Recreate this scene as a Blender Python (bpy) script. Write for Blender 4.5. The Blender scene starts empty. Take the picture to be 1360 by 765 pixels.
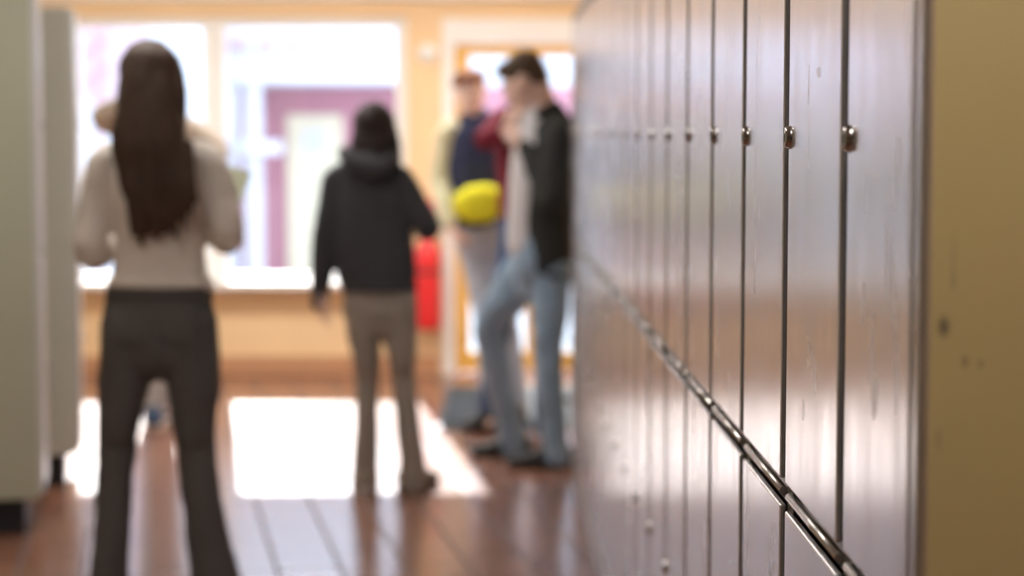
import bpy, bmesh, math, random
from mathutils import Vector, Matrix, Euler, noise

random.seed(7)
PI = math.pi
SC = bpy.context.scene
COL = SC.collection
V = Vector

# ------------------------------------------------------------------ camera
CAM_H = 1.45
FPX = 2700.0                     # focal length in pixels of the 1360 x 765 frame
PITCH = math.atan((382.5 - 172.0) / FPX)

def at(px, py, Y):
    """world point seen at a photo pixel, at the distance Y down the hall"""
    a, b = (px - 680.0) / FPX, (382.5 - py) / FPX
    d = V((a, math.cos(PITCH) + b * math.sin(PITCH), b * math.cos(PITCH) - math.sin(PITCH)))
    return V((0, 0, CAM_H)) + d * (Y / d.y)

cam = bpy.data.cameras.new('camera')
cam.sensor_width = 36.0
cam.lens = FPX / 1360.0 * 36.0
cam.clip_start = 0.05
cam.clip_end = 300
co = bpy.data.objects.new('camera', cam)
co.location = (0, 0, CAM_H)
co.rotation_euler = (PI / 2 - PITCH, 0, 0)
COL.objects.link(co)
SC.camera = co
cam.dof.use_dof = True
cam.dof.focus_distance = 2.48
cam.dof.aperture_fstop = 2.9

# ------------------------------------------------------------------ materials
def new_mat(name):
    m = bpy.data.materials.new(name)
    m.use_nodes = True
    nt = m.node_tree
    b = nt.nodes['Principled BSDF']
    return m, nt, b

def link(nt, a, b):
    nt.links.new(a, b)

def cloth(name, col, var=0.15, scale=60, rough=0.9, bump=0.25, wave=False, sheen=0.0, fade=None):
    """woven material: object-space weave noise in colour and bump"""
    m, nt, b = new_mat(name)
    tc = nt.nodes.new('ShaderNodeTexCoord')
    n1 = nt.nodes.new('ShaderNodeTexNoise'); n1.inputs['Scale'].default_value = scale; n1.inputs['Detail'].default_value = 5
    n2 = nt.nodes.new('ShaderNodeTexNoise'); n2.inputs['Scale'].default_value = 5; n2.inputs['Detail'].default_value = 4
    link(nt, tc.outputs['Object'], n1.inputs['Vector'])
    link(nt, tc.outputs['Object'], n2.inputs['Vector'])
    mx = nt.nodes.new('ShaderNodeMix'); mx.data_type = 'RGBA'
    c0 = [max(0, c * (1 - var)) for c in col] + [1]
    c1 = [min(1, c * (1 + var)) for c in (fade or col)] + [1]
    mx.inputs[6].default_value = c0; mx.inputs[7].default_value = c1
    add = nt.nodes.new('ShaderNodeMath'); add.operation = 'MULTIPLY_ADD'
    add.inputs[1].default_value = 0.4
    link(nt, n1.outputs['Fac'], add.inputs[0])
    ml = nt.nodes.new('ShaderNodeMath'); ml.operation = 'MULTIPLY'; ml.inputs[1].default_value = 0.6
    link(nt, n2.outputs['Fac'], ml.inputs[0]); link(nt, ml.outputs[0], add.inputs[2])
    link(nt, add.outputs[0], mx.inputs[0])
    link(nt, mx.outputs[2], b.inputs['Base Color'])
    b.inputs['Roughness'].default_value = rough
    b.inputs['Specular IOR Level'].default_value = 0.25
    if sheen: b.inputs['Sheen Weight'].default_value = sheen
    bp = nt.nodes.new('ShaderNodeBump'); bp.inputs['Strength'].default_value = bump; bp.inputs['Distance'].default_value = 0.003
    src = n1.outputs['Fac']
    if wave:
        w = nt.nodes.new('ShaderNodeTexWave'); w.inputs['Scale'].default_value = 55; w.inputs['Distortion'].default_value = 0.25
        link(nt, tc.outputs['Object'], w.inputs['Vector']); src = w.outputs['Fac']
    link(nt, src, bp.inputs['Height']); link(nt, bp.outputs['Normal'], b.inputs['Normal'])
    return m

def plain(name, col, rough=0.5, metal=0.0, spec=0.5, nscale=12, var=0.06, bump=0.0):
    m, nt, b = new_mat(name)
    tc = nt.nodes.new('ShaderNodeTexCoord')
    n = nt.nodes.new('ShaderNodeTexNoise'); n.inputs['Scale'].default_value = nscale; n.inputs['Detail'].default_value = 4
    link(nt, tc.outputs['Object'], n.inputs['Vector'])
    mx = nt.nodes.new('ShaderNodeMix'); mx.data_type = 'RGBA'
    mx.inputs[6].default_value = [c * (1 - var) for c in col] + [1]
    mx.inputs[7].default_value = [min(1, c * (1 + var)) for c in col] + [1]
    link(nt, n.outputs['Fac'], mx.inputs[0]); link(nt, mx.outputs[2], b.inputs['Base Color'])
    b.inputs['Roughness'].default_value = rough
    b.inputs['Metallic'].default_value = metal
    b.inputs['Specular IOR Level'].default_value = spec
    if bump:
        bp = nt.nodes.new('ShaderNodeBump'); bp.inputs['Strength'].default_value = bump; bp.inputs['Distance'].default_value = 0.002
        link(nt, n.outputs['Fac'], bp.inputs['Height']); link(nt, bp.outputs['Normal'], b.inputs['Normal'])
    return m

def emit(name, col, s):
    m, nt, b = new_mat(name)
    b.inputs['Base Color'].default_value = (*col, 1)
    b.inputs['Emission Color'].default_value = (*col, 1)
    b.inputs['Emission Strength'].default_value = s
    return m

def glass_mat(name, tint=(1, 1, 1)):
    m = bpy.data.materials.new(name); m.use_nodes = True
    nt = m.node_tree; nt.nodes.clear()
    o = nt.nodes.new('ShaderNodeOutputMaterial'); mx = nt.nodes.new('ShaderNodeMixShader')
    t = nt.nodes.new('ShaderNodeBsdfTransparent'); g = nt.nodes.new('ShaderNodeBsdfGlossy')
    t.inputs[0].default_value = (*tint, 1); g.inputs['Roughness'].default_value = 0.02
    fr = nt.nodes.new('ShaderNodeFresnel'); fr.inputs[0].default_value = 1.45
    link(nt, fr.outputs[0], mx.inputs[0]); link(nt, t.outputs[0], mx.inputs[1]); link(nt, g.outputs[0], mx.inputs[2])
    link(nt, mx.outputs[0], o.inputs[0])
    return m

def locker_metal(name='brushed_locker_steel', wipes=()):
    """brushed brownish laminate steel with vertical grain and a few wipes"""
    m, nt, b = new_mat(name)
    tc = nt.nodes.new('ShaderNodeTexCoord')
    mp = nt.nodes.new('ShaderNodeMapping'); mp.inputs['Scale'].default_value = (220, 220, 1.6)
    link(nt, tc.outputs['Object'], mp.inputs['Vector'])
    n = nt.nodes.new('ShaderNodeTexNoise'); n.inputs['Scale'].default_value = 1.0; n.inputs['Detail'].default_value = 5
    link(nt, mp.outputs['Vector'], n.inputs['Vector'])
    mp2 = nt.nodes.new('ShaderNodeMapping'); mp2.inputs['Scale'].default_value = (9, 9, 2.2)
    oi = nt.nodes.new('ShaderNodeObjectInfo')
    link(nt, tc.outputs['Object'], mp2.inputs['Vector'])
    n2 = nt.nodes.new('ShaderNodeTexNoise'); n2.noise_dimensions = '4D'
    n2.inputs['Scale'].default_value = 1.5; n2.inputs['Detail'].default_value = 4; n2.inputs['Distortion'].default_value = 0.8
    mw = nt.nodes.new('ShaderNodeMath'); mw.operation = 'MULTIPLY'; mw.inputs[1].default_value = 30
    link(nt, oi.outputs['Random'], mw.inputs[0]); link(nt, mw.outputs[0], n2.inputs['W'])
    link(nt, mp2.outputs['Vector'], n2.inputs['Vector'])
    r = nt.nodes.new('ShaderNodeMapRange'); r.inputs[1].default_value = 0.3; r.inputs[2].default_value = 0.75
    r.inputs[3].default_value = 0.20; r.inputs[4].default_value = 0.30
    link(nt, n2.outputs['Fac'], r.inputs[0]); link(nt, r.outputs[0], b.inputs['Roughness'])
    mx = nt.nodes.new('ShaderNodeMix'); mx.data_type = 'RGBA'
    mx.inputs[6].default_value = LK1; mx.inputs[7].default_value = LK2
    link(nt, n.outputs['Fac'], mx.inputs[0])
    prev = mx.outputs[2]; rp = r.outputs[0]
    b.inputs['Metallic'].default_value = 0.85
    mt_prev = None
    for (cy_, cz_, sy_, sz_, k_) in wipes:          # dried wipe marks, each with its own outline
        mq = nt.nodes.new('ShaderNodeMapping'); mq.vector_type = 'TEXTURE'
        mq.inputs['Location'].default_value = (0, cy_, cz_); mq.inputs['Scale'].default_value = (5, sy_, sz_)
        mq.inputs['Rotation'].default_value = (0.12, 0, 0)
        link(nt, tc.outputs['Object'], mq.inputs['Vector'])
        ln = nt.nodes.new('ShaderNodeVectorMath'); ln.operation = 'LENGTH'; link(nt, mq.outputs['Vector'], ln.inputs[0])
        rr = nt.nodes.new('ShaderNodeMapRange'); rr.inputs[1].default_value = 1.0; rr.inputs[2].default_value = 0.35
        rr.inputs[3].default_value = 0; rr.inputs[4].default_value = k_; link(nt, ln.outputs['Value'], rr.inputs[0])
        m2 = nt.nodes.new('ShaderNodeMix'); m2.data_type = 'RGBA'; m2.inputs[7].default_value = (0.9, 0.88, 0.88, 1)
        link(nt, rr.outputs[0], m2.inputs[0]); link(nt, prev, m2.inputs[6]); prev = m2.outputs[2]
        m3 = nt.nodes.new('ShaderNodeMix'); m3.inputs[3].default_value = 0.5
        link(nt, rr.outputs[0], m3.inputs[0]); link(nt, rp, m3.inputs[2]); rp = m3.outputs[0]
        m4 = nt.nodes.new('ShaderNodeMix'); m4.inputs[2].default_value = 0.85; m4.inputs[3].default_value = 0.25
        if mt_prev: link(nt, mt_prev, m4.inputs[2])
        link(nt, rr.outputs[0], m4.inputs[0]); mt_prev = m4.outputs[0]
    link(nt, prev, b.inputs['Base Color']); link(nt, rp, b.inputs['Roughness'])
    if mt_prev: link(nt, mt_prev, b.inputs['Metallic'])
    bp = nt.nodes.new('ShaderNodeBump'); bp.inputs['Strength'].default_value = 0.035; bp.inputs['Distance'].default_value = 0.0005
    link(nt, n.outputs['Fac'], bp.inputs['Height']); link(nt, bp.outputs['Normal'], b.inputs['Normal'])
    return m
LK1 = (0.62, 0.585, 0.59, 1); LK2 = (0.72, 0.69, 0.695, 1)

def tile_mat():
    m, nt, b = new_mat('terracotta_tiles')
    tc = nt.nodes.new('ShaderNodeTexCoord')
    mp = nt.nodes.new('ShaderNodeMapping'); mp.inputs['Rotation'].default_value = (0, 0, math.radians(-10.3)); mp.inputs['Location'].default_value = (TILE_X, 0.05, 0)
    link(nt, tc.outputs['Object'], mp.inputs['Vector'])
    br = nt.nodes.new('ShaderNodeTexBrick')
    br.offset = 0.0; br.squash = 1.0
    br.inputs['Scale'].default_value = 1.0
    br.inputs['Brick Width'].default_value = 0.21; br.inputs['Row Height'].default_value = 0.21
    br.inputs['Mortar Size'].default_value = 0.007; br.inputs['Mortar Smooth'].default_value = 0.3
    br.inputs['Color1'].default_value = (0.235, 0.098, 0.058, 1)
    br.inputs['Color2'].default_value = (0.31, 0.135, 0.078, 1)
    br.inputs['Mortar'].default_value = (0.075, 0.05, 0.04, 1)
    link(nt, mp.outputs['Vector'], br.inputs['Vector'])
    n = nt.nodes.new('ShaderNodeTexNoise'); n.inputs['Scale'].default_value = 9; n.inputs['Detail'].default_value = 5
    link(nt, tc.outputs['Object'], n.inputs['Vector'])
    mx = nt.nodes.new('ShaderNodeMix'); mx.data_type = 'RGBA'; mx.blend_type = 'MULTIPLY'
    mx.inputs[0].default_value = 0.35
    link(nt, br.outputs['Color'], mx.inputs[6]); link(nt, n.outputs['Fac'], mx.inputs[7])
    link(nt, mx.outputs[2], b.inputs['Base Color'])
    r = nt.nodes.new('ShaderNodeMapRange'); r.inputs[3].default_value = 0.205; r.inputs[4].default_value = 0.7
    link(nt, br.outputs['Fac'], r.inputs[0]); link(nt, r.outputs[0], b.inputs['Roughness'])
    b.inputs['Specular IOR Level'].default_value = 0.6
    bp = nt.nodes.new('ShaderNodeBump'); bp.invert = True; bp.inputs['Strength'].default_value = 0.4; bp.inputs['Distance'].default_value = 0.002
    link(nt, br.outputs['Fac'], bp.inputs['Height']); link(nt, bp.outputs['Normal'], b.inputs['Normal'])
    return m
TILE_X = 0.0

def smudged_ochre():
    """painted ochre panel with scuffs of their own shape"""
    m, nt, b = new_mat('ochre_paint_scuffed')
    tc = nt.nodes.new('ShaderNodeTexCoord')
    n = nt.nodes.new('ShaderNodeTexNoise'); n.inputs['Scale'].default_value = 4; n.inputs['Detail'].default_value = 6
    link(nt, tc.outputs['Object'], n.inputs['Vector'])
    base = nt.nodes.new('ShaderNodeMix'); base.data_type = 'RGBA'
    base.inputs[6].default_value = (0.31, 0.235, 0.105, 1); base.inputs[7].default_value = (0.36, 0.275, 0.13, 1)
    link(nt, n.outputs['Fac'], base.inputs[0])
    prev = base.outputs[2]
    for (c, s, k) in SCUFFS:
        mp = nt.nodes.new('ShaderNodeMapping'); mp.vector_type = 'TEXTURE'
        mp.inputs['Location'].default_value = c; mp.inputs['Scale'].default_value = s
        link(nt, tc.outputs['Object'], mp.inputs['Vector'])
        ln = nt.nodes.new('ShaderNodeVectorMath'); ln.operation = 'LENGTH'
        link(nt, mp.outputs['Vector'], ln.inputs[0])
        r = nt.nodes.new('ShaderNodeMapRange'); r.inputs[1].default_value = 1.0; r.inputs[2].default_value = 0.3
        r.inputs[3].default_value = 0; r.inputs[4].default_value = k
        link(nt, ln.outputs['Value'], r.inputs[0])
        mx = nt.nodes.new('ShaderNodeMix'); mx.data_type = 'RGBA'; mx.inputs[7].default_value = (0.045, 0.035, 0.03, 1)
        link(nt, r.outputs[0], mx.inputs[0]); link(nt, prev, mx.inputs[6]); prev = mx.outputs[2]
    link(nt, prev, b.inputs['Base Color'])
    b.inputs['Roughness'].default_value = 0.5
    return m
# scuff centre / size in the panel's object space (x across, z up), strength
SCUFFS = []

def hair_mat(name, c0, c1):
    m, nt, b = new_mat(name)
    tc = nt.nodes.new('ShaderNodeTexCoord')
    mp = nt.nodes.new('ShaderNodeMapping'); mp.inputs['Scale'].default_value = (140, 140, 5)
    link(nt, tc.outputs['Object'], mp.inputs['Vector'])
    n = nt.nodes.new('ShaderNodeTexNoise'); n.inputs['Scale'].default_value = 1; n.inputs['Detail'].default_value = 5
    link(nt, mp.outputs['Vector'], n.inputs['Vector'])
    mx = nt.nodes.new('ShaderNodeMix'); mx.data_type = 'RGBA'
    mx.inputs[6].default_value = (*c0, 1); mx.inputs[7].default_value = (*c1, 1)
    link(nt, n.outputs['Fac'], mx.inputs[0]); link(nt, mx.outputs[2], b.inputs['Base Color'])
    b.inputs['Roughness'].default_value = 0.62; b.inputs['Specular IOR Level'].default_value = 0.25
    bp = nt.nodes.new('ShaderNodeBump'); bp.inputs['Strength'].default_value = 0.7; bp.inputs['Distance'].default_value = 0.003
    link(nt, n.outputs['Fac'], bp.inputs['Height']); link(nt, bp.outputs['Normal'], b.inputs['Normal'])
    return m

def skin_mat(name, col):
    m = plain(name, col, rough=0.5, nscale=25, var=0.08, spec=0.4)
    b = m.node_tree.nodes['Principled BSDF']
    b.inputs['Subsurface Weight'].default_value = 0.08
    b.inputs['Subsurface Radius'].default_value = (0.01, 0.004, 0.002)
    return m

# ------------------------------------------------------------------ mesh helpers
def tag(o, label=None, cat=None, group=None, kind=None):
    if label: o['label'] = label
    if cat: o['category'] = cat
    if group: o['group'] = group
    if kind: o['kind'] = kind
    return o

def empty(name, loc=(0, 0, 0), rz=0.0, label=None, cat=None, group=None):
    o = bpy.data.objects.new(name, None)
    o.empty_display_size = 0.1
    o.location = loc; o.rotation_euler = (0, 0, rz)
    COL.objects.link(o)
    return tag(o, label, cat, group)

def obj(name, bm, mats, parent=None, smooth=False, loc=None, rz=0.0):
    me = bpy.data.meshes.new(name)
    bm.normal_update()
    bm.to_mesh(me); bm.free()
    if not isinstance(mats, (list, tuple)): mats = [mats]
    for m in mats: me.materials.append(m)
    o = bpy.data.objects.new(name, me)
    COL.objects.link(o)
    if parent: o.parent = parent
    if loc is not None: o.location = loc
    if rz: o.rotation_euler = (0, 0, rz)
    if smooth:
        for p in me.polygons: p.use_smooth = True
    return o

def box(bm, x0, x1, y0, y1, z0, z1, bev=0.0, seg=2, mi=0):
    vs = [bm.verts.new((x, y, z)) for x in (x0, x1) for y in (y0, y1) for z in (z0, z1)]
    idx = [(0, 1, 3, 2), (4, 6, 7, 5), (0, 4, 5, 1), (2, 3, 7, 6), (0, 2, 6, 4), (1, 5, 7, 3)]
    fs = [bm.faces.new([vs[i] for i in f]) for f in idx]
    for f in fs: f.material_index = mi
    if bev:
        es = list({e for f in fs for e in f.edges})
        r = bmesh.ops.bevel(bm, geom=es, offset=bev, segments=seg, profile=0.5, affect='EDGES', clamp_overlap=True)
        for f in r['faces']: f.material_index = mi
    return fs

def wall_with_holes(bm, x0, x1, z0, z1, y0, y1, holes):
    """a wall slab (x across) with rectangular openings, as joined blocks"""
    xs = sorted({x0, x1, *[h[0] for h in holes], *[h[1] for h in holes]})
    zs = sorted({z0, z1, *[h[2] for h in holes], *[h[3] for h in holes]})
    for i in range(len(xs) - 1):
        for j in range(len(zs) - 1):
            cx, cz = (xs[i] + xs[i + 1]) / 2, (zs[j] + zs[j + 1]) / 2
            if any(h[0] < cx < h[1] and h[2] < cz < h[3] for h in holes): continue
            box(bm, xs[i], xs[i + 1], y0, y1, zs[j], zs[j + 1])

def loft(bm, pts, rads, side=(1, 0, 0), n=20, cap=True, mi=0):
    """closed tube of elliptical rings; rads = (across side, across front) per point; rounded ends"""
    P = [V(p) for p in pts]
    R = [(r, r) if not isinstance(r, (tuple, list)) else r for r in rads]
    S = V(side)
    if cap:
        t0 = (P[0] - P[1]).normalized(); t1 = (P[-1] - P[-2]).normalized()
        a, b = min(R[0]), min(R[-1])
        P0 = [P[0] + t0 * a * k for k in (0.92, 0.7, 0.38)]
        R0 = [(R[0][0] * k, R[0][1] * k) for k in (0.39, 0.71, 0.925)]
        P1 = [P[-1] + t1 * b * k for k in (0.38, 0.7, 0.92)]
        R1 = [(R[-1][0] * k, R[-1][1] * k) for k in (0.925, 0.71, 0.39)]
        P = P0 + P + P1; R = R0 + R + R1
    rings = []
    for i, p in enumerate(P):
        t = (P[min(i + 1, len(P) - 1)] - P[max(i - 1, 0)]).normalized()
        s = S - t * S.dot(t)
        if s.length < 1e-3: s = V((0, 1, 0)) - t * t.y
        s.normalize(); f = t.cross(s)
        rings.append([bm.verts.new(p + s * (math.cos(q) * R[i][0]) + f * (math.sin(q) * R[i][1])) for q in [2 * PI * k / n for k in range(n)]])
    for a, b in zip(rings, rings[1:]):
        for k in range(n):
            f = bm.faces.new((a[k], a[(k + 1) % n], b[(k + 1) % n], b[k])); f.material_index = mi; f.smooth = True
    for r, rev in ((rings[0], True), (rings[-1], False)):
        f = bm.faces.new(list(reversed(r)) if rev else r); f.material_index = mi
    return rings

def smooth_path(pts, rads, k=4):
    """Catmull-Rom resampling of joints so that limbs bend softly"""
    P = [V(p) for p in pts]; R = [(r, r) if not isinstance(r, (tuple, list)) else r for r in rads]
    op, orr = [], []
    for i in range(len(P) - 1):
        p0, p1, p2, p3 = P[max(i - 1, 0)], P[i], P[i + 1], P[min(i + 2, len(P) - 1)]
        for j in range(k):
            t = j / k
            op.append(0.5 * ((2 * p1) + (p2 - p0) * t + (2 * p0 - 5 * p1 + 4 * p2 - p3) * t * t + (3 * p1 - p0 - 3 * p2 + p3) * t ** 3))
            u = t * t * (3 - 2 * t)
            orr.append((R[i][0] * (1 - u) + R[i + 1][0] * u, R[i][1] * (1 - u) + R[i + 1][1] * u))
    op.append(P[-1]); orr.append(R[-1])
    return op, orr

def ell(bm, c, r, rot=None, n=20):
    """ellipsoid"""
    M = Matrix.Translation(V(c)) @ (rot.to_4x4() if rot else Matrix()) @ Matrix.Diagonal((r[0], r[1], r[2], 1))
    bmesh.ops.create_uvsphere(bm, u_segments=n, v_segments=n // 2 + 2, radius=1.0, matrix=M)

def fuse(name, bm, voxel, mat, parent, iters=4, wrinkle=0.0, wscale=9.0, wseed=0.0, vert=0.35):
    """weld the closed pieces into ONE continuous surface (voxel remesh), smooth it, add folds"""
    me = bpy.data.meshes.new(name); bm.to_mesh(me); bm.free()
    tmp = bpy.data.objects.new('tmp', me); COL.objects.link(tmp)
    md = tmp.modifiers.new('r', 'REMESH'); md.mode = 'VOXEL'; md.voxel_size = voxel; md.use_smooth_shade = True
    if iters:
        sm = tmp.modifiers.new('s', 'SMOOTH'); sm.factor = 0.5; sm.iterations = iters
    bpy.context.view_layer.update()
    dg = bpy.context.evaluated_depsgraph_get()
    res = bpy.data.meshes.new_from_object(tmp.evaluated_get(dg))
    bpy.data.objects.remove(tmp); bpy.data.meshes.remove(me)
    res.name = name
    res.materials.clear(); res.materials.append(mat)
    if wrinkle:
        o3 = V((wseed, wseed * 1.7, 0))
        nv = [v.normal.copy() for v in res.vertices]
        for v, nn in zip(res.vertices, nv):
            q = v.co
            d = noise.noise(V((q.x, q.y, q.z * vert)) * wscale + o3) + 0.5 * noise.noise(V((q.x, q.y, q.z * (vert if vert < 0.3 else 1.6))) * wscale * 1.7 + o3)
            v.co += nn * d * wrinkle
    for p in res.polygons: p.use_smooth = True; p.material_index = 0
    o = bpy.data.objects.new(name, res); COL.objects.link(o); o.parent = parent
    return o

# ================================================================== THE ROOM
WALL_Y = 12.0
XL, XR = -3.15, 0.92
NEAR_Y = -2.6
CEIL = 2.62
WX0, WX1, WZ0, WZ1 = -2.62, -0.615, 0.53, 2.11      # window opening
DX0, DX1, DZ1 = -0.41, 0.66, 2.10                   # entrance opening

M_floor = None
M_wall = plain('ochre_wall_paint', (0.80, 0.575, 0.335), rough=0.6, nscale=3, var=0.04)
M_wall2 = plain('cream_wall_paint', (0.66, 0.60, 0.46), rough=0.6, nscale=3, var=0.04)
M_ceil = plain('white_ceiling', (0.78, 0.75, 0.69), rough=0.8, nscale=30, var=0.03)
M_white = plain('white_gloss_paint', (0.82, 0.81, 0.79), rough=0.35, nscale=6, var=0.03)
M_skirt = plain('terracotta_skirting', (0.50, 0.27, 0.15), rough=0.35, nscale=14, var=0.15)
M_glass = glass_mat('clear_glass', (0.97, 0.98, 1.0))
M_ywood = plain('yellow_varnished_wood', (0.80, 0.47, 0.10), rough=0.4, nscale=8, var=0.1)
M_black = plain('black_plinth', (0.012, 0.012, 0.014), rough=0.45)
M_chrome = plain('polished_chrome', (0.45, 0.43, 0.41), rough=0.2, metal=1.0, var=0.03)

M_floor = tile_mat()
bm = bmesh.new(); box(bm, XL - 0.2, XR + 0.3, NEAR_Y - 0.2, WALL_Y + 0.3, -0.12, 0.0)
tag(obj('floor', bm, M_floor), kind='structure')
bm = bmesh.new(); box(bm, XL - 0.2, XR + 0.3, NEAR_Y - 0.2, WALL_Y + 0.25, CEIL, CEIL + 0.15)
tag(obj('ceiling', bm, M_ceil), kind='structure')
bm = bmesh.new(); wall_with_holes(bm, XL - 0.2, XR + 0.3, 0, CEIL, WALL_Y, WALL_Y + 0.22, [(WX0, WX1, WZ0, WZ1), (DX0, DX1, 0, DZ1)])
tag(obj('wall_back', bm, M_wall), kind='structure')
bm = bmesh.new(); box(bm, XL - 0.2, XL, NEAR_Y - 0.2, WALL_Y, 0, CEIL)
tag(obj('wall_left', bm, M_wall2), kind='structure')
bm = bmesh.new(); box(bm, XR, XR + 0.2, NEAR_Y - 0.2, WALL_Y, 0, CEIL)
tag(obj('wall_right', bm, M_wall), kind='structure')
bm = bmesh.new(); box(bm, XL, XR, NEAR_Y - 0.2, NEAR_Y, 0, CEIL)
tag(obj('wall_near', bm, plain('brown_panelling', (0.16, 0.11, 0.07))), kind='structure')  # unseen wall, set dark to cut bounce light on the end panel
bm = bmesh.new()
box(bm, XL, DX0 - 0.02, WALL_Y - 0.014, WALL_Y, 0, 0.11, 0.003)
tag(obj('baseboard_back', bm, M_skirt), kind='structure')
bm = bmesh.new(); box(bm, XL, XR, WALL_Y - 0.07, WALL_Y, 2.205, 2.33, 0.006)
tag(obj('trim_1', bm, M_white), kind='structure')

# window: frame, mullion, casing, sill, two panes
wr = empty('window_1', ((WX0 + WX1) / 2, WALL_Y, WZ0)); wr['kind'] = 'structure'
cx = (WX0 + WX1) / 2
mx_ = at(284, 200, WALL_Y).x - cx
bm = bmesh.new()
hw = (WX1 - WX0) / 2; hh = WZ1 - WZ0
for a, b_, c, d in ((-hw, -hw + 0.07, 0, hh), (hw - 0.07, hw, 0, hh), (-hw + 0.071, hw - 0.071, 0.001, 0.06), (-hw + 0.071, hw - 0.071, hh - 0.06, hh - 0.001)):
    box(bm, a, b_, 0.04, 0.12, c, d, 0.004)
obj('window_frame', bm, M_white, wr)
bm = bmesh.new(); box(bm, mx_ - 0.065, mx_ + 0.065, 0.035, 0.125, 0.05, hh - 0.05, 0.004); obj('mullion', bm, M_white, wr)
bm = bmesh.new(); box(bm, -hw + 0.06, mx_ - 0.05, 0.075, 0.081, 0.05, hh - 0.05); obj('pane', bm, M_glass, wr)
bm = bmesh.new(); box(bm, mx_ + 0.05, hw - 0.06, 0.075, 0.081, 0.05, hh - 0.05); obj('pane', bm, M_glass, wr)
bm = bmesh.new(); box(bm, -hw - 0.03, hw + 0.03, -0.13, 0.05, -0.012, 0.03, 0.006); obj('window_sill', bm, M_white, wr)

# entrance: white outer frame with transom, yellow glazed door
dr = empty('door_1', ((DX0 + DX1) / 2, WALL_Y, 0)); dr['kind'] = 'structure'
dc = (DX0 + DX1) / 2; dh = (DX1 - DX0) / 2
bm = bmesh.new()
for a, b_, c, d in ((-dh, -dh + 0.07, 0, DZ1), (dh - 0.07, dh, 0, DZ1), (-dh + 0.071, dh - 0.071, 1.955, DZ1 - 0.001)):
    box(bm, a, b_, -0.02, 0.14, c, d, 0.004)
obj('door_frame', bm, M_white, dr)
bm = bmesh.new()
l, r_ = -dh + 0.072, dh - 0.072
for a, b_, c, d in ((l, l + 0.085, 0.01, 1.95), (r_ - 0.085, r_, 0.01, 1.95), (l + 0.086, r_ - 0.086, 1.885, 1.949), (l + 0.086, r_ - 0.086, 0.011, 0.13), (l + 0.42, l + 0.47, 0.131, 1.884)):
    box(bm, a, b_, 0.045, 0.09, c, d, 0.004)
leaf = obj('door_leaf', bm, M_ywood, dr)
bm = bmesh.new(); box(bm, l + 0.08, l + 0.425, 0.065, 0.071, 0.12, 1.89); obj('pane', bm, M_glass, dr)
bm = bmesh.new(); box(bm, l + 0.465, r_ - 0.08, 0.065, 0.071, 0.12, 1.89); obj('pane', bm, M_glass, dr)
bm = bmesh.new()
loft(bm, [(r_ - 0.045, 0.03, 0.95), (r_ - 0.045, -0.012, 0.95)], [0.009, 0.009], n=12, cap=False)
loft(bm, [(r_ - 0.045, -0.012, 0.95), (r_ - 0.16, -0.012, 0.95)], [0.009, 0.009], side=(0, 1, 0), n=12)
obj('door_handle', bm, M_chrome, dr, smooth=True)

# ================================================================== LOCKERS ON THE RIGHT
M_lock = locker_metal()
M_stile = plain('olive_grey_steel', (0.13, 0.115, 0.085), rough=0.4, metal=0.5, nscale=20)
M_rail = plain('satin_steel_rail', (0.55, 0.51, 0.48), rough=0.25, metal=0.9, nscale=40, var=0.04)
M_plinthg = plain('grey_steel_plinth', (0.42, 0.39, 0.37), rough=0.35, metal=0.5)
SLOPE = 0.0148
RX0 = 0.373                                     # plane of the doors: x = RX0 - SLOPE * y
RANG = math.atan(SLOPE)
LTOP = 1.93
ZR = 0.998                                      # centre of the middle rail
def row(u):                                     # point on the door plane at distance u down the hall
    return V((RX0 - SLOPE * u, u, 0))

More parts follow.
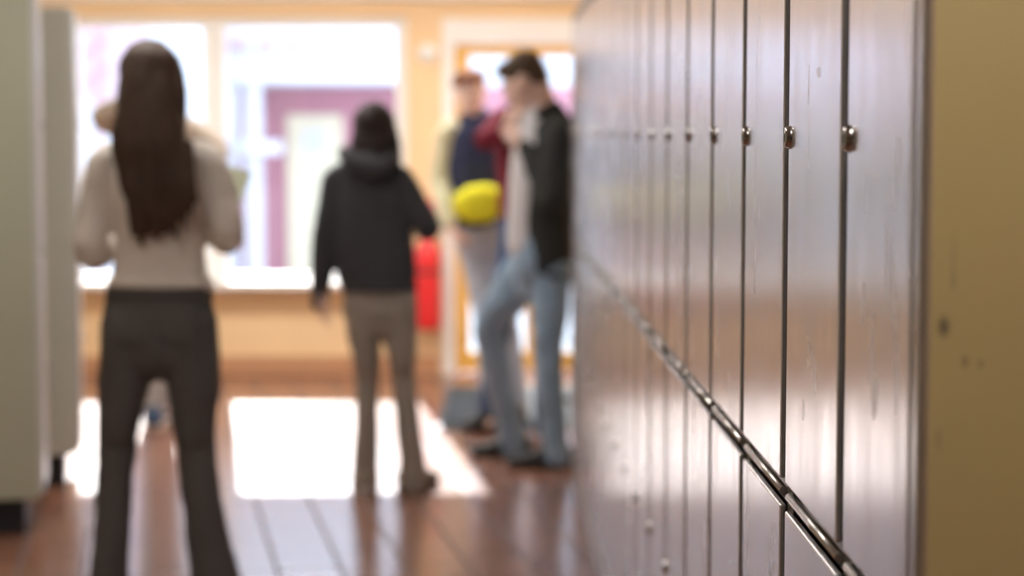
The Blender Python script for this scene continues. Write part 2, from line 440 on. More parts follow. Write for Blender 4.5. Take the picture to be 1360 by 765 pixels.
# unit space: y runs along the row (0..w, away), x = depth into the unit (0 = door face, + = inward)
def locker_column(w, y_first=0.0):
    root = empty('locker_column')
    bm = bmesh.new()
    st = 0.0                                    # carcass: sides, back, shelves, top
    box(bm, 0.017, 0.50, 0, 0.012, 0.1, LTOP); box(bm, 0.017, 0.50, w - 0.012, w, 0.1, LTOP)
    box(bm, 0.49, 0.50, 0.012, w - 0.012, 0.1, LTOP); box(bm, 0.017, 0.49, 0.012, w - 0.012, LTOP - 0.02, LTOP)
    box(bm, 0.017, 0.49, 0.012, w - 0.012, 0.1, 0.12); box(bm, 0.03, 0.49, 0.012, w - 0.012, ZR - 0.008, ZR + 0.008)
    obj('carcass', bm, M_stile, root)
    bm = bmesh.new()                            # front frame: stiles on both edges, top and bottom strip
    box(bm, 0.010, 0.03, 0, 0.024, 0.1, LTOP, 0.002); box(bm, 0.010, 0.03, w - 0.024, w, 0.1, LTOP, 0.002)
    box(bm, 0.004, 0.03, 0.024, w - 0.024, LTOP - 0.045, LTOP, 0.003); box(bm, 0.010, 0.03, 0.024, w - 0.024, 0.1, 0.14, 0.003)
    obj('front_frame', bm, M_stile, root)
    bm = bmesh.new()                            # half-round middle rail
    loft(bm, [(0.0058, 0.0235, ZR), (0.0058, w - 0.0235, ZR)], [0.0058, 0.0058], side=(1, 0, 0), n=20, cap=False)
    box(bm, 0.018, 0.034, 0.024, w - 0.024, ZR - 0.024, ZR + 0.024, mi=1)
    obj('middle_rail', bm, [M_rail, M_plinthg], root, smooth=False)
    for z0, z1, zl in ((ZR + 0.0165, LTOP - 0.048, 1.4405), (0.142, ZR - 0.0165, 0.566)):
        bm = bmesh.new()
        box(bm, 0.0, 0.0085, 0.021, w - 0.021, z0, z1, 0.003, 3)
        d = obj('door', bm, M_lock, root)
        bm = bmesh.new()
        yl = w - 0.021 - 0.0145                  # lock near the far edge of the door
        prof = [(0.0142, 0.0), (0.0142, -0.0018), (0.0128, -0.0026), (0.0128, -0.0052), (0.0108, -0.0068), (0.0, -0.0072)]
        vs = []
        for r, x in prof:
            vs.append([bm.verts.new((x, yl + 0.78 * r * math.cos(q), zl + r * math.sin(q))) for q in [2 * PI * k / 28 for k in range(28)]])
        for a, b_ in zip(vs, vs[1:]):
            for k in range(28):
                bm.faces.new((a[k], b_[k], b_[(k + 1) % 28], a[(k + 1) % 28]))
        bmesh.ops.remove_doubles(bm, verts=bm.verts, dist=1e-5)
        lk = obj('lock', bm, M_chrome, d)
        for p in lk.data.polygons: p.use_smooth = True
        bm = bmesh.new(); box(bm, -0.0078, -0.0066, yl - 0.0012, yl + 0.0012, zl - 0.005, zl + 0.005)
        obj('keyhole', bm, M_black, d)
    bm = bmesh.new(); box(bm, 0.008, 0.48, 0.0, w, 0.0, 0.101, 0.002); obj('plinth', bm, M_plinthg, root)
    return root

def copy_tree(o, parent=None):
    c = o.copy(); COL.objects.link(c); c.parent = parent
    for ch in list(o.children): copy_tree(ch, c)
    return c

ORD = ['nearest', 'second', 'third', 'fourth', 'fifth', 'sixth', 'seventh', 'eighth', 'ninth', 'tenth', 'eleventh',
       'twelfth', 'thirteenth', 'fourteenth', 'fifteenth', 'sixteenth', 'farthest']
NC = 17
proto = None
# unit x axis points away from the hall; rows rotate by -RANG... (door plane leans slightly left with distance)
for k in range(NC):
    if k == 0:
        u0, w = 2.10 - 0.355, 0.355
        c = locker_column(w)
        panel_host = c
    else:
        u0, w = 2.10 + 0.4 * (k - 1), 0.4
        if proto is None: proto = c = locker_column(0.4)
        elif k == 2:
            proto = c = locker_column(0.4)
        else: c = copy_tree(proto)
    c.location = row(u0); c.rotation_euler = (0, 0, RANG)
    if k in (0, 1):
        marks = ((1165, 528, .016, .026, .8), (1160, 470, .009, .05, .3), (1148, 400, .010, .03, .3), (1190, 235, .010, .05, .2), (1150, 255, .006, .04, .2)) if k == 0 else \
                ((1085, 96, .022, .008, .3), (1072, 112, .007, .028, .3), (1070, 545, .012, .016, .25))
        wm = []
        for (px, py, sy_, sz_, k_) in marks:
            U = 1007.0 / (px - 640); q_ = at(px, py, U)
            wm.append((U - u0, q_.z, sy_, sz_, k_))
        mm = locker_metal('wiped_locker_steel', wm)
        dd = [ch for ch in c.children if ch.name.startswith('door')]
        dd[0].data.materials[0] = mm
    if k == 0: lab = 'brushed brown steel locker column nearest the camera, with a scuffed ochre end panel'
    elif k == NC - 1: lab = 'farthest brushed steel locker column of the right-hand row, beside the man in blue jeans'
    else: lab = f'brushed brown steel locker column with two doors, {ORD[k]} from the near ochre end of the right row'
    tag(c, lab, 'locker', 'lockers in the row along the right side')

# ochre end panel of the row (faces the camera)
SCW = []
pc = at(1249, 432, 1.74)
for (px, py, sx, sz, k) in ((1249, 432, 0.0075, 0.0125, 0.75), (1277, 478, 0.0045, 0.0075, 0.5), (1298, 481, 0.004, 0.006, 0.4),
                            (1262, 345, 0.004, 0.03, 0.16), (1242, 580, 0.004, 0.012, 0.25), (1262, 372, 0.0035, 0.012, 0.25)):
    p = at(px, py, 1.742)
    b0 = row(1.742)
    SCUFFS.append(((p.x - b0.x, 0, p.z), (sx, 1.0, sz), k))
M_ochre = smudged_ochre()
bm = bmesh.new(); box(bm, 0.004, 0.502, -0.016, -0.001, 0.0, LTOP + 0.001, 0.002)
ep = obj('end_panel', bm, M_ochre, panel_host)
bm = bmesh.new(); box(bm, -0.0005, 0.012, -0.0165, 0.004, 0.1, LTOP, 0.003, 3)
obj('corner_strip', bm, M_rail, panel_host)

# ================================================================== LOCKER BANKS ON THE LEFT
M_cream = plain('cream_grey_laminate', (0.43, 0.42, 0.31), rough=0.5, nscale=2, var=0.05)
M_cream2 = plain('warm_grey_laminate', (0.60, 0.59, 0.52), rough=0.5, nscale=2, var=0.05)
M_creamdoor = plain('pale_grey_locker_door', (0.55, 0.54, 0.53), rough=0.3, nscale=4, var=0.05)
ROOMA = math.radians(10.7)
def left_bank(px, Y, zb, plinth_w, mat, label):
    """a short free-standing bank: its back panel faces the hall's near end, doors on its right end"""
    c = at(px, 400, Y)
    root = empty('locker_bank', (c.x, Y, 0), ROOMA, label, 'locker', 'pale locker banks on the left')
    W, D = 1.15, 0.44
    bm = bmesh.new(); box(bm, -W, 0, 0, D, 0.13, LTOP + 0.01, 0.004); obj('cabinet_body', bm, mat, root)
    bm = bmesh.new()
    box(bm, -W + 0.05, -0.05, 0.03, D - 0.03, 0, 0.132, 0.002); obj('plinth', bm, M_black, root)
    for z0, z1 in ((0.15, 0.99), (1.01, LTOP)):
        bm = bmesh.new(); box(bm, -0.001, 0.018, 0.012, D - 0.012, z0, z1, 0.003)
        d = obj('door', bm, M_creamdoor, root)
        bm = bmesh.new(); loft(bm, [(0.017, D - 0.05, (z0 + z1) / 2), (0.029, D - 0.05, (z0 + z1) / 2)], [0.012, 0.011], side=(0, 1, 0), n=16, cap=False)
        obj('lock', bm, M_chrome, d)
    return root
left_bank(47, 7.2, 663, 33, M_cream, 'pale green-grey locker bank at the left edge, nearer of the two, on a black plinth')
left_bank(99, 8.2, 605, 82, M_cream2, 'warm grey locker bank behind the nearer one, beside the long-haired person, on a black plinth')

# ================================================================== SMALL THINGS AT THE BACK WALL
M_red = plain('red_enamel', (0.72, 0.025, 0.03), rough=0.3, nscale=10, var=0.05)
M_rubber = plain('black_rubber', (0.02, 0.02, 0.022), rough=0.6)
def cyl(bm, p0, p1, r0, r1=None, n=24, cap=False, side=(1, 0, 0)):
    loft(bm, [p0, p1], [r0, r1 if r1 is not None else r0], side=side, n=n, cap=cap)
e = at(568, 437, 11.9)
ex = empty('fire_extinguisher', (e.x, 11.9, e.z), 0, 'red fire extinguisher hanging on the ochre back wall beside the entrance', 'fire extinguisher')
bm = bmesh.new()
loft(bm, [(0, 0, 0.0), (0, 0, 0.012), (0, 0, 0.05), (0, 0, 0.44), (0, 0, 0.49), (0, 0, 0.52), (0, 0, 0.54)],
     [0.066, 0.073, 0.076, 0.076, 0.062, 0.034, 0.022], n=32, cap=False)
obj('cylinder', bm, M_red, ex, smooth=True)
bm = bmesh.new(); cyl(bm, (0, 0, 0.535), (0, 0, 0.585), 0.017); cyl(bm, (-0.03, 0, 0.565), (0.03, 0, 0.565), 0.011, side=(0, 0, 1)); obj('valve', bm, M_chrome, ex, smooth=True)
bm = bmesh.new(); box(bm, -0.012, 0.09, -0.011, 0.011, 0.587, 0.596, 0.002); box(bm, -0.012, 0.08, -0.011, 0.011, 0.612, 0.621, 0.002)
box(bm, -0.014, -0.004, -0.009, 0.009, 0.585, 0.621, 0.001); obj('handle', bm, M_rubber, ex)
bm = bmesh.new()
pp, rr = smooth_path([(-0.03, 0, 0.565), (-0.075, -0.02, 0.55), (-0.095, -0.03, 0.45), (-0.088, -0.03, 0.30), (-0.083, -0.025, 0.16)], [0.009] * 5, 6)
loft(bm, pp, rr, side=(0, 1, 0), n=12); loft(bm, [(-0.083, -0.025, 0.16), (-0.083, -0.025, 0.07)], [0.011, 0.017], side=(0, 1, 0), n=14, cap=False)
obj('hose', bm, M_rubber, ex, smooth=True)
bm = bmesh.new(); box(bm, -0.03, 0.03, 0.06, 0.098, 0.40, 0.50, 0.003); cyl(bm, (0, 0, 0.33), (0, 0, 0.35), 0.0785, n=32); obj('bracket', bm, M_rubber, ex)

e = at(570, 279, 11.97)
cp = empty('fire_call_point', (e.x, 12.0, e.z), 0, 'small red call point box on the back wall above the fire extinguisher', 'call point')
bm = bmesh.new(); box(bm, -0.052, 0.052, -0.055, 0, -0.055, 0.055, 0.006, 3); obj('housing', bm, M_red, cp)
bm = bmesh.new(); box(bm, -0.032, 0.032, -0.059, -0.05, -0.032, 0.032, 0.003); obj('press_plate', bm, M_white, cp)

e = at(568, 71, 11.97)
dk = empty('wall_sounder', (e.x, 12.0, e.z), 0, 'round white disc fitting on the ochre wall between window and entrance', 'sounder')
bm = bmesh.new()
loft(bm, [(0, 0, 0), (0, -0.012, 0), (0, -0.02, 0)], [0.058, 0.058, 0.052], side=(1, 0, 0), n=32, cap=False); obj('base', bm, M_white, dk)
bm = bmesh.new()
loft(bm, [(0, -0.02, 0), (0, -0.042, 0), (0, -0.05, 0)], [0.044, 0.04, 0.028], side=(1, 0, 0), n=32, cap=False); obj('cover', bm, M_white, dk, smooth=True)

# door mat
M_mat = cloth('blue_grey_mat', (0.045, 0.055, 0.065), var=0.3, scale=300, bump=0.6)
M_mate = plain('black_mat_edge', (0.02, 0.022, 0.025), rough=0.5)
a, b_ = at(583, 574, 9.75), at(583, 515, 11.5)
mt = empty('door_mat', (0.14, 10.55, 0), 0, 'dark blue-grey entrance mat on the tiles inside the glass door', 'mat')
bm = bmesh.new(); box(bm, -0.48, 0.44, -0.78, 0.80, 0.001, 0.010, 0.002); obj('pile', bm, M_mat, mt)
bm = bmesh.new()
for q in ((-0.51, 0.47, -0.81, -0.78), (-0.51, 0.47, 0.80, 0.83), (-0.51, -0.48, -0.78, 0.80), (0.44, 0.47, -0.78, 0.80)):
    box(bm, q[0], q[1], q[2], q[3], 0.0005, 0.008, 0.002)
obj('border', bm, M_mate, mt)

# unseen ceiling panels added to brighten the hall, far wall and end panel
M_diff = emit('lamp_diffuser', (1.0, 0.98, 0.94), 24.5)
lp = None
ADDED_LIGHTS = [(0.25, 1.22), (-1.1, 3.4), (-1.2, 6.0), (-1.2, 8.4), (-2.4, 10.3), (-1.4, 10.3), (-0.4, 10.3), (0.4, 10.3)]
LABS = ['square ceiling light panel above the near end of the locker row',
        'square ceiling light panel between the near lockers and the long-haired person', 'square ceiling light panel above the long-haired person',
        'square ceiling light panel above the person in the black hoodie', 'square ceiling light panel by the window, farthest left', 'square ceiling light panel in front of the middle of the window',
        'square ceiling light panel between window and entrance',
        'square ceiling light panel in front of the entrance']
for i, (x, y) in enumerate(ADDED_LIGHTS):
    if lp is None:
        lp = c = empty('ceiling_light')
        bm = bmesh.new()
        for q in ((-0.31, 0.31, -0.31, -0.285), (-0.31, 0.31, 0.285, 0.31), (-0.31, -0.285, -0.285, 0.285), (0.285, 0.31, -0.285, 0.285)):
            box(bm, q[0], q[1], q[2], q[3], -0.05, 0.0, 0.002)
        obj('frame', bm, M_white, c)
        bm = bmesh.new(); box(bm, -0.285, 0.285, -0.285, 0.285, -0.04, -0.03); obj('diffuser', bm, M_diff, c)
    else: c = copy_tree(lp)
    c.location = (x, y, CEIL - 0.0005)
    tag(c, LABS[i], 'ceiling light', 'ceiling light panels')

# ================================================================== OUTSIDE
M_ground = plain('pale_paving', (0.5, 0.5, 0.5), rough=0.8, nscale=2, var=0.06)
M_pinkred = plain('red_render', (0.47, 0.22, 0.27), rough=0.8, nscale=1.5, var=0.08)  # red wall colour with the pink veil of glare mixed in
M_pale = plain('white_render', (0.60, 0.62, 0.68), rough=0.8, nscale=2, var=0.03)
M_creamd = plain('cream_door', (0.70, 0.64, 0.48), rough=0.5)
M_winred = plain('curtained_window', (0.50, 0.38, 0.43), rough=0.2)
bm = bmesh.new(); box(bm, -30, 30, 12.3, 60, -0.3, -0.16)
tag(obj('ground', bm, M_ground), kind='structure')
FY = 22.0
bl = empty('building', (at(350, 300, FY).x, FY, -0.16), 0, 'red building with white porch posts seen through the window', 'building')
ox = bl.location.x
def bx(px0, px1, py0, py1, y0, y1, Y=None):
    A, B = at(px0, py1, FY), at(px1, py0, FY)
    return (A.x - ox, B.x - ox, y0, y1, A.z + 0.16, B.z + 0.16)
bm = bmesh.new(); q = bx(-200, 560, 115, 380, 0, 4); box(bm, q[0] , q[1] + 6, 0, 4, 0, q[5]); obj('wall', bm, M_pinkred, bl)
bm = bmesh.new(); box(bm, q[0], q[1] + 6, 0.0, 4, q[5], 3.6); obj('upper_wall', bm, M_pale, bl)
bm = bmesh.new(); box(bm, q[0] - 0.3, q[1] + 6.3, -0.4, 4.3, 3.6, 3.75, 0.02); obj('roof', bm, M_pale, bl)
bm = bmesh.new(); q2 = bx(300, 560, 84, 113, 0, 1); box(bm, q2[0], q2[1] + 0.4, -1.0, 0.02, q2[4], q2[5], 0.01); obj('porch_fascia', bm, M_pale, bl)
for p0, p1 in ((310, 332), (343, 361)):
    q = bx(p0, p1, 110, 380, 0, 1); bm = bmesh.new(); box(bm, q[0], q[1], -0.95, -0.8, 0, q[5] + 0.02, 0.008); obj('post', bm, M_pale, bl)
bm = bmesh.new(); q = bx(334, 388, 186, 204, 0, 1); box(bm, q[0], q[1], -0.99, -0.955, q[4], q[5], 0.005); obj('cross_rail', bm, M_pale, bl)
bm = bmesh.new(); q = bx(383, 455, 152, 380, 0, 1); box(bm, q[0], q[1], -0.05, 0.01, 0, q[5], 0.005); cd = obj('entrance_door', bm, M_creamd, bl)
bm = bmesh.new(); box(bm, (q[0] + q[1]) / 2 - 0.12, (q[0] + q[1]) / 2 + 0.12, -0.07, -0.045, 1.35, 1.6, 0.01); obj('door_window', bm, M_pale, cd)
for p0, p1, y0, y1 in ((302, 330, 46, 72), (342, 366, 46, 72), (374, 420, 46, 72), (456, 520, 50, 74)):
    q = bx(p0, p1, y0, y1, 0, 1); bm = bmesh.new(); box(bm, q[0], q[1], -0.03, 0.01, q[4], q[5], 0.004); obj('window', bm, M_winred, bl)
# pale annex with a red board, left part of the view
bl2 = empty('annex_building', (at(180, 300, 19.7).x, 19.7, -0.16), 0, 'pale annex with slanted stair rail seen through the left window pane', 'building')
bm = bmesh.new(); box(bm, -2.6, 0.75, 0, 0.9, 0, 3.4); obj('wall', bm, M_pale, bl2)
bm = bmesh.new(); box(bm, -0.75, 0.15, -0.04, 0.005, 1.9, 2.75, 0.01); obj('shutter', bm, M_winred, bl2)
bm = bmesh.new()
for k in range(4):
    loft(bm, [(-1.3, -0.25, 1.5 + 0.28 * k), (-0.2, -0.25, 2.2 + 0.28 * k)], [0.02, 0.02], side=(0, 1, 0), n=8, cap=False)
for x in (-1.2, -0.75, -0.3):
    loft(bm, [(x, -0.25, 0), (x, -0.25, 2.4 + (x + 1.2) * 0.64)], [0.025, 0.025], n=8, cap=False)
obj('stair_railing', bm, M_pinkred, bl2)

# ================================================================== PEOPLE
M_eyew = plain('eye_white', (0.8, 0.79, 0.77), rough=0.2)
M_iris = plain('dark_iris', (0.04, 0.03, 0.02), rough=0.15)
M_lip = plain('lips', (0.55, 0.24, 0.2), rough=0.45)
SK = skin_mat('fair_skin', (0.76, 0.53, 0.45))
M_sole_w = plain('pale_rubber_sole', (0.55, 0.53, 0.5), rough=0.6)
M_sole_b = plain('dark_rubber_sole', (0.03, 0.028, 0.028), rough=0.6)

def hand(bm, wrist, d, palm, mirror=1, curl=0.5, s=1.0, spread=0.10):
    """palm, four unequal bent fingers and a thumb from the side of the palm"""
    d = V(d).normalized(); pn = V(palm); pn = (pn - d * pn.dot(d)).normalized()
    ac = d.cross(pn) * mirror                    # towards the thumb side
    w = V(wrist)
    L = 0.088 * s
    loft(bm, [w - d * 0.03 * s, w, w + d * L * 0.45, w + d * L * 0.95], [(0.027 * s, 0.020 * s), (0.027 * s, 0.018 * s), (0.038 * s, 0.015 * s), (0.040 * s, 0.0125 * s)], side=ac, n=16)
    for k, (off, ln) in enumerate(((0.030, 0.074), (0.0105, 0.083), (-0.0095, 0.077), (-0.028, 0.060))):
        p = w + d * (L * (0.96 if k in (1, 2) else 0.90)) + ac * off * s
        pts = [p - d * 0.015 * s, p]; ang = 0.0
        for j, fr in enumerate((0.45, 0.31, 0.24)):
            ang += curl * (0.75, 0.95, 0.6)[j]
            dd = d * math.cos(ang) + pn * math.sin(ang) + ac * spread * off / 0.03 * 0.6
            p = p + dd.normalized() * ln * fr * s
            pts.append(p)
        loft(bm, pts, [0.0092 * s, 0.0092 * s, 0.0086 * s, 0.0078 * s, 0.0068 * s], side=ac, n=10)
    b0 = w + d * L * 0.22 + ac * 0.026 * s
    b1 = b0 + (d * 0.55 + ac * 0.72 + pn * 0.42).normalized() * 0.038 * s
    b2 = b1 + (d * 0.80 + ac * 0.25 + pn * (0.45 + curl * 0.3)).normalized() * 0.032 * s
    b3 = b2 + (d * 0.85 - ac * 0.05 + pn * (0.5 + curl * 0.4)).normalized() * 0.025 * s
    loft(bm, [b0 - ac * 0.012 * s, b0, b1, b2, b3], [0.015 * s, 0.0145 * s, 0.0115 * s, 0.0100 * s, 0.0085 * s], side=pn, n=12)

def head(bm, c, R, s=1.0):
    """head centred at c (mid height of the skull), R: rotation, face along +y of R"""
    def T(p): return V(c) + R @ (V(p) * s)
    def E(p, r): ell(bm, T(p), (r[0] * s, r[1] * s, r[2] * s), R)
    E((0, -0.012, 0.030), (0.074, 0.092, 0.078))            # cranium
    E((0, 0.022, 0.000), (0.066, 0.066, 0.085))             # face
    E((0, 0.040, -0.052), (0.050, 0.046, 0.052))            # jaw
    E((0, 0.070, -0.088), (0.022, 0.017, 0.018))            # chin
    E((0, 0.068, 0.034), (0.052, 0.022, 0.016))             # brow
    for sx in (-1, 1):
        E((0.036 * sx, 0.062, -0.018), (0.022, 0.020, 0.018))   # cheek
        E((0.072 * sx, -0.004, -0.004), (0.008, 0.019, 0.030))  # ear
        E((0.077 * sx, -0.010, 0.010), (0.007, 0.014, 0.017))
        E((0.010 * sx, 0.095, -0.026), (0.009, 0.009, 0.007))   # nostril
    loft(bm, [T((0, 0.084, 0.024)), T((0, 0.096, 0.002)), T((0, 0.104, -0.020))], [0.009 * s, 0.010 * s, 0.0115 * s], side=R @ V((1, 0, 0)), n=12)
    E((0, 0.089, -0.050), (0.023, 0.009, 0.0055)); E((0, 0.087, -0.059), (0.020, 0.009, 0.006))   # lips

def face_parts(parent, c, R, s, browmat):
    def T(p): return V(c) + R @ (V(p) * s)
    for sx in (-1, 1):
        bm = bmesh.new()
        ell(bm, T((0.031 * sx, 0.0725, 0.010)), (0.0140 * s, 0.0120 * s, 0.0078 * s), R, 16)
        for f in bm.faces: f.smooth = True
        n0 = len(bm.faces)
        ell(bm, T((0.031 * sx, 0.0808, 0.010)), (0.0058 * s, 0.0042 * s, 0.0058 * s), R, 12)
        bm.faces.ensure_lookup_table()
        for f in bm.faces[n0:]: f.material_index = 1; f.smooth = True
        obj('eye', bm, [M_eyew, M_iris], parent)
        bm = bmesh.new()
        loft(bm, [T((0.014 * sx, 0.090, 0.030)), T((0.034 * sx, 0.086, 0.037)), T((0.052 * sx, 0.070, 0.032))],
             [(0.004 * s, 0.004 * s), (0.0048 * s, 0.004 * s), (0.003 * s, 0.003 * s)], side=R @ V((0, 0, 1)), n=10)
        obj('eyebrow', bm, browmat, parent)
    bm = bmesh.new(); ell(bm, T((0, 0.0915, -0.050)), (0.021 * s, 0.0078 * s, 0.0048 * s), R, 14); ell(bm, T((0, 0.0895, -0.059)), (0.018 * s, 0.0080 * s, 0.0052 * s), R, 14)
    for f in bm.faces: f.smooth = True
    obj('lips', bm, M_lip, parent)

def shoe(root, ankle, ang, mat, solemat, L=0.265, pitch=0.0, lift=0.0):
    """low shoe; ang: direction of the toe in the floor plane (0 = +y); rests on z = lift"""
    R = Matrix.Rotation(ang, 3, 'Z') @ Matrix.Rotation(pitch, 3, 'X')
    o = V((ankle[0], ankle[1], lift))
    def T(p): return o + R @ V(p)
    bm = bmesh.new()
    pts = [(0, -0.062, 0.052), (0, -0.04, 0.062), (0, 0.0, 0.066), (0, 0.05, 0.055), (0, 0.10, 0.043), (0, 0.15, 0.036), (0, L - 0.085, 0.033)]
    rd = [(0.026, 0.034), (0.034, 0.046), (0.036, 0.050), (0.040, 0.042), (0.046, 0.031), (0.047, 0.025), (0.036, 0.021)]
    loft(bm, [T(p) for p in pts], rd, side=R @ V((1, 0, 0)), n=20)
    loft(bm, [T((0, -0.012, 0.05)), T((0, -0.014, 0.105))], [(0.037, 0.046), (0.036, 0.044)], side=R @ V((1, 0, 0)), n=20, cap=False)
    up = fuse('shoe', bm, 0.006, mat, root, 3)
    bm = bmesh.new()
    n = 36; low, top = [], []
    for k in range(n):
        q = 2 * PI * k / n
        y = 0.048 + math.sin(q) * (L / 2 + 0.004)
        t = (y + 0.09) / L
        wd = 0.040 + 0.012 * math.sin(max(0, min(1, t)) * PI * 0.9 - 0.6)
        x = math.copysign(abs(math.cos(q)) ** 0.55, math.cos(q)) * wd
        low.append(bm.verts.new(T((x, y, 0.001)))); top.append(bm.verts.new(T((x * 1.02, y, 0.026))))
    for k in range(n):
        bm.faces.new((low[k], low[(k + 1) % n], top[(k + 1) % n], top[k]))
    bm.faces.new(list(reversed(low))); bm.faces.new(top)
    obj('sole', bm, solemat, up)
    bm = bmesh.new()
    for k in range(4):
        y = 0.035 + 0.022 * k; z = 0.103 - 0.010 * k - 0.0028 * k * k
        loft(bm, [T((-0.022, y, z - 0.008)), T((0, y + 0.004, z + 0.002)), T((0.022, y, z - 0.008))], [0.003] * 3, side=(0, 0, 1), n=8)
    obj('laces', bm, M_sole_w if solemat is M_sole_b else M_sole_b, up)
    return up

def patch(name, target, outline, mat, parent, side='-y', lift=0.0035):
    """a sewn-on piece of cloth that follows the surface below it; outline in x, z"""
    bm = bmesh.new(); n = 12
    (xa, xb, z0, z1) = outline
    g = []
    for i in range(n + 1):
        rr = []
        for j in range(n + 1):
            t = j / n
            x = xa + (xb - xa) * i / n; z = z1 + (z0 - z1) * t
            if t > 0.75: z = z1 + (z0 - z1) * (0.75 + (t - 0.75) * (1.15 - 0.9 * abs(2 * i / n - 1)))
            ok, loc, nor, _ = target.ray_cast(V((x, -1.0, z)), V((0, 1, 0)))
            rr.append((V((x, loc.y if ok else -0.1, z)), V((0, -1, 0))))
        g.append(rr)
    top = [[bm.verts.new(a + b * lift) for a, b in r_] for r_ in g]
    bot = [[bm.verts.new(a - b * 0.004) for a, b in r_] for r_ in g]
    for i in range(n):
        for j in range(n):
            bm.faces.new((top[i][j], top[i][j + 1], top[i + 1][j + 1], top[i + 1][j]))
            bm.faces.new((bot[i][j], bot[i + 1][j], bot[i + 1][j + 1], bot[i][j + 1]))
    for i in range(n):
        bm.faces.new((top[i][0], top[i + 1][0], bot[i + 1][0], bot[i][0])); bm.faces.new((top[i + 1][n], top[i][n], bot[i][n], bot[i + 1][n]))
        bm.faces.new((top[0][i + 1], top[0][i], bot[0][i], bot[0][i + 1])); bm.faces.new((top[n][i], top[n][i + 1], bot[n][i + 1], bot[n][i]))
    return obj(name, bm, mat, parent, smooth=True)

class Fig:
    """joints are given relative to a root standing on the floor at distance Y; side/front follow the facing angle"""
    def __init__(s, px, Y, face, label, name='person'):
        s.Y = Y; s.X = at(px, 400, Y).x
        s.root = empty(name, (s.X, Y, 0), 0, label, 'person')
        s.a = face
        s.side = V((math.cos(face), math.sin(face), 0)); s.front = V((-math.sin(face), math.cos(face), 0))
    def p(s, px, py, dy=0.0):
        """joint seen at a pixel, dy metres behind (+) / before (-) the figure's plane"""
        w = at(px, py, s.Y + dy)
        return V((w.x - s.X, dy, w.z))

def torso_loft(bm, fig, rows, n=28):
    """rows: (centre, half width, half depth)"""
    pts, rd = smooth_path([r[0] for r in rows], [(r[1], r[2]) for r in rows], 3)
    loft(bm, pts, rd, side=fig.side, n=n)

def limb(bm, joints, rads, side, k=4, n=18):
    pts, rd = smooth_path(joints, rads, k)
    loft(bm, pts, rd, side=side, n=n)

def ribbing(name, centre_rows, side, mat, parent, n=30):
    bm = bmesh.new(); loft(bm, [c for c, a, b in centre_rows], [(a, b) for c, a, b in centre_rows], side=side, n=n, cap=False)
    o = obj(name, bm, mat, parent, smooth=True); return o

# ---------------------------------------------------------------- 1 long-haired person in a beige top
S1 = 459.0
f = Fig(212, 5.88, 0.0, 'person with long dark brown hair, beige knitted top and dark flared jeans, seen from behind')
r = f.root; p = f.p
M_beige = cloth('beige_rib_knit', (0.74, 0.66, 0.58), var=0.12, scale=90, wave=True, bump=0.4)
M_djean = cloth('dark_grey_denim', (0.075, 0.069, 0.066), var=0.18, scale=120, bump=0.3, fade=(0.12, 0.11, 0.105))
M_h1 = hair_mat('dark_brown_hair', (0.018, 0.011, 0.008), (0.105, 0.062, 0.040))
hc = p(200, 112, 0.03)
Rh = Matrix.Rotation(-0.05, 3, 'X')
# joints
shL, shR = p(140, 218), p(276, 216)
elL, elR = p(121, 340, -0.02), p(303, 318, -0.02)
wrL, wrR = p(158, 318, 0.25), p(262, 290, 0.27)
neck = p(205, 188, 0.0); chest = p(210, 235, 0.0); waist = p(212, 362, 0.0); hip = p(212, 440, 0.0)
hiL, hiR = p(172, 445), p(252, 445)
knL, knR = p(156, 592, 0.015), p(261, 598, 0.015)
anL, anR = p(146, 795, -0.02), p(290, 798, -0.02)
bm = bmesh.new()
head(bm, hc, Rh, 1.0)
limb(bm, [hc + V((0, -0.02, -0.05)), neck, chest], [0.05, 0.052, 0.06], f.side)
torso_loft(bm, f, [(chest, 0.12, 0.078), (waist, 0.095, 0.072), (p(212, 412), 0.115, 0.075)])
for sh, el, wr, m in ((shL, elL, wrL, 1), (shR, elR, wrR, -1)):
    limb(bm, [sh, el, wr], [0.028, 0.024, 0.023], (0, 0, 1), 1)
    limb(bm, [chest, sh], [0.04, 0.032], (0, 0, 1))
hand(bm, wrL, (0.75, 0.35, 0.25), (0.2, 0.1, 1), -1, 0.5, 0.95)
hand(bm, wrR, (-0.70, 0.4, 0.25), (-0.2, 0.1, 1), 1, 0.5, 0.95)
for hi, kn, an in ((hiL, knL, anL), (hiR, knR, anR)):
    limb(bm, [hi, kn, an, an + V((0, 0, -0.03))], [0.055, 0.040, 0.030, 0.028], f.side)
    limb(bm, [an + V((0, 0, -0.035)), an + V((0, 0.1, -0.058))], [0.022, 0.018], f.side)
body = fuse('body', bm, 0.0048, SK, r, 3)
face_parts(r, hc, Rh, 1.0, M_h1)
bm = bmesh.new()                                           # knitted top
torso_loft(bm, f, [(p(207, 200), 0.085, 0.062), (p(209, 222), 0.150, 0.088), (p(211, 262), 0.148, 0.100), (p(213, 320), 0.128, 0.090), (p(213, 352), 0.134, 0.090), (p(213, 380), 0.154, 0.10)])
for sh, el, wr in ((shL, elL, wrL), (shR, elR, wrR)):
    mid = (sh + el) / 2; o = (sh - chest); o = V((math.copysign(1, o.x), 0, 0))
    limb(bm, [sh - o * 0.05 + V((0, 0, 0.012)), sh, mid + o * 0.008, el + V((0, 0, 0.006)), (el + wr) / 2, wr - (wr - el).normalized() * 0.02], [0.050, 0.053, 0.051, 0.050, 0.043, 0.036], (0, 1, 0))
top = fuse('knitted_top', bm, 0.007, M_beige, r, 5, 0.0045, 9, 3.1)
ribbing('hem_band', [(p(213, 369), 0.150, 0.103), (p(213, 379), 0.157, 0.108)], f.side, M_beige, top)
bm = bmesh.new()                                           # flared jeans
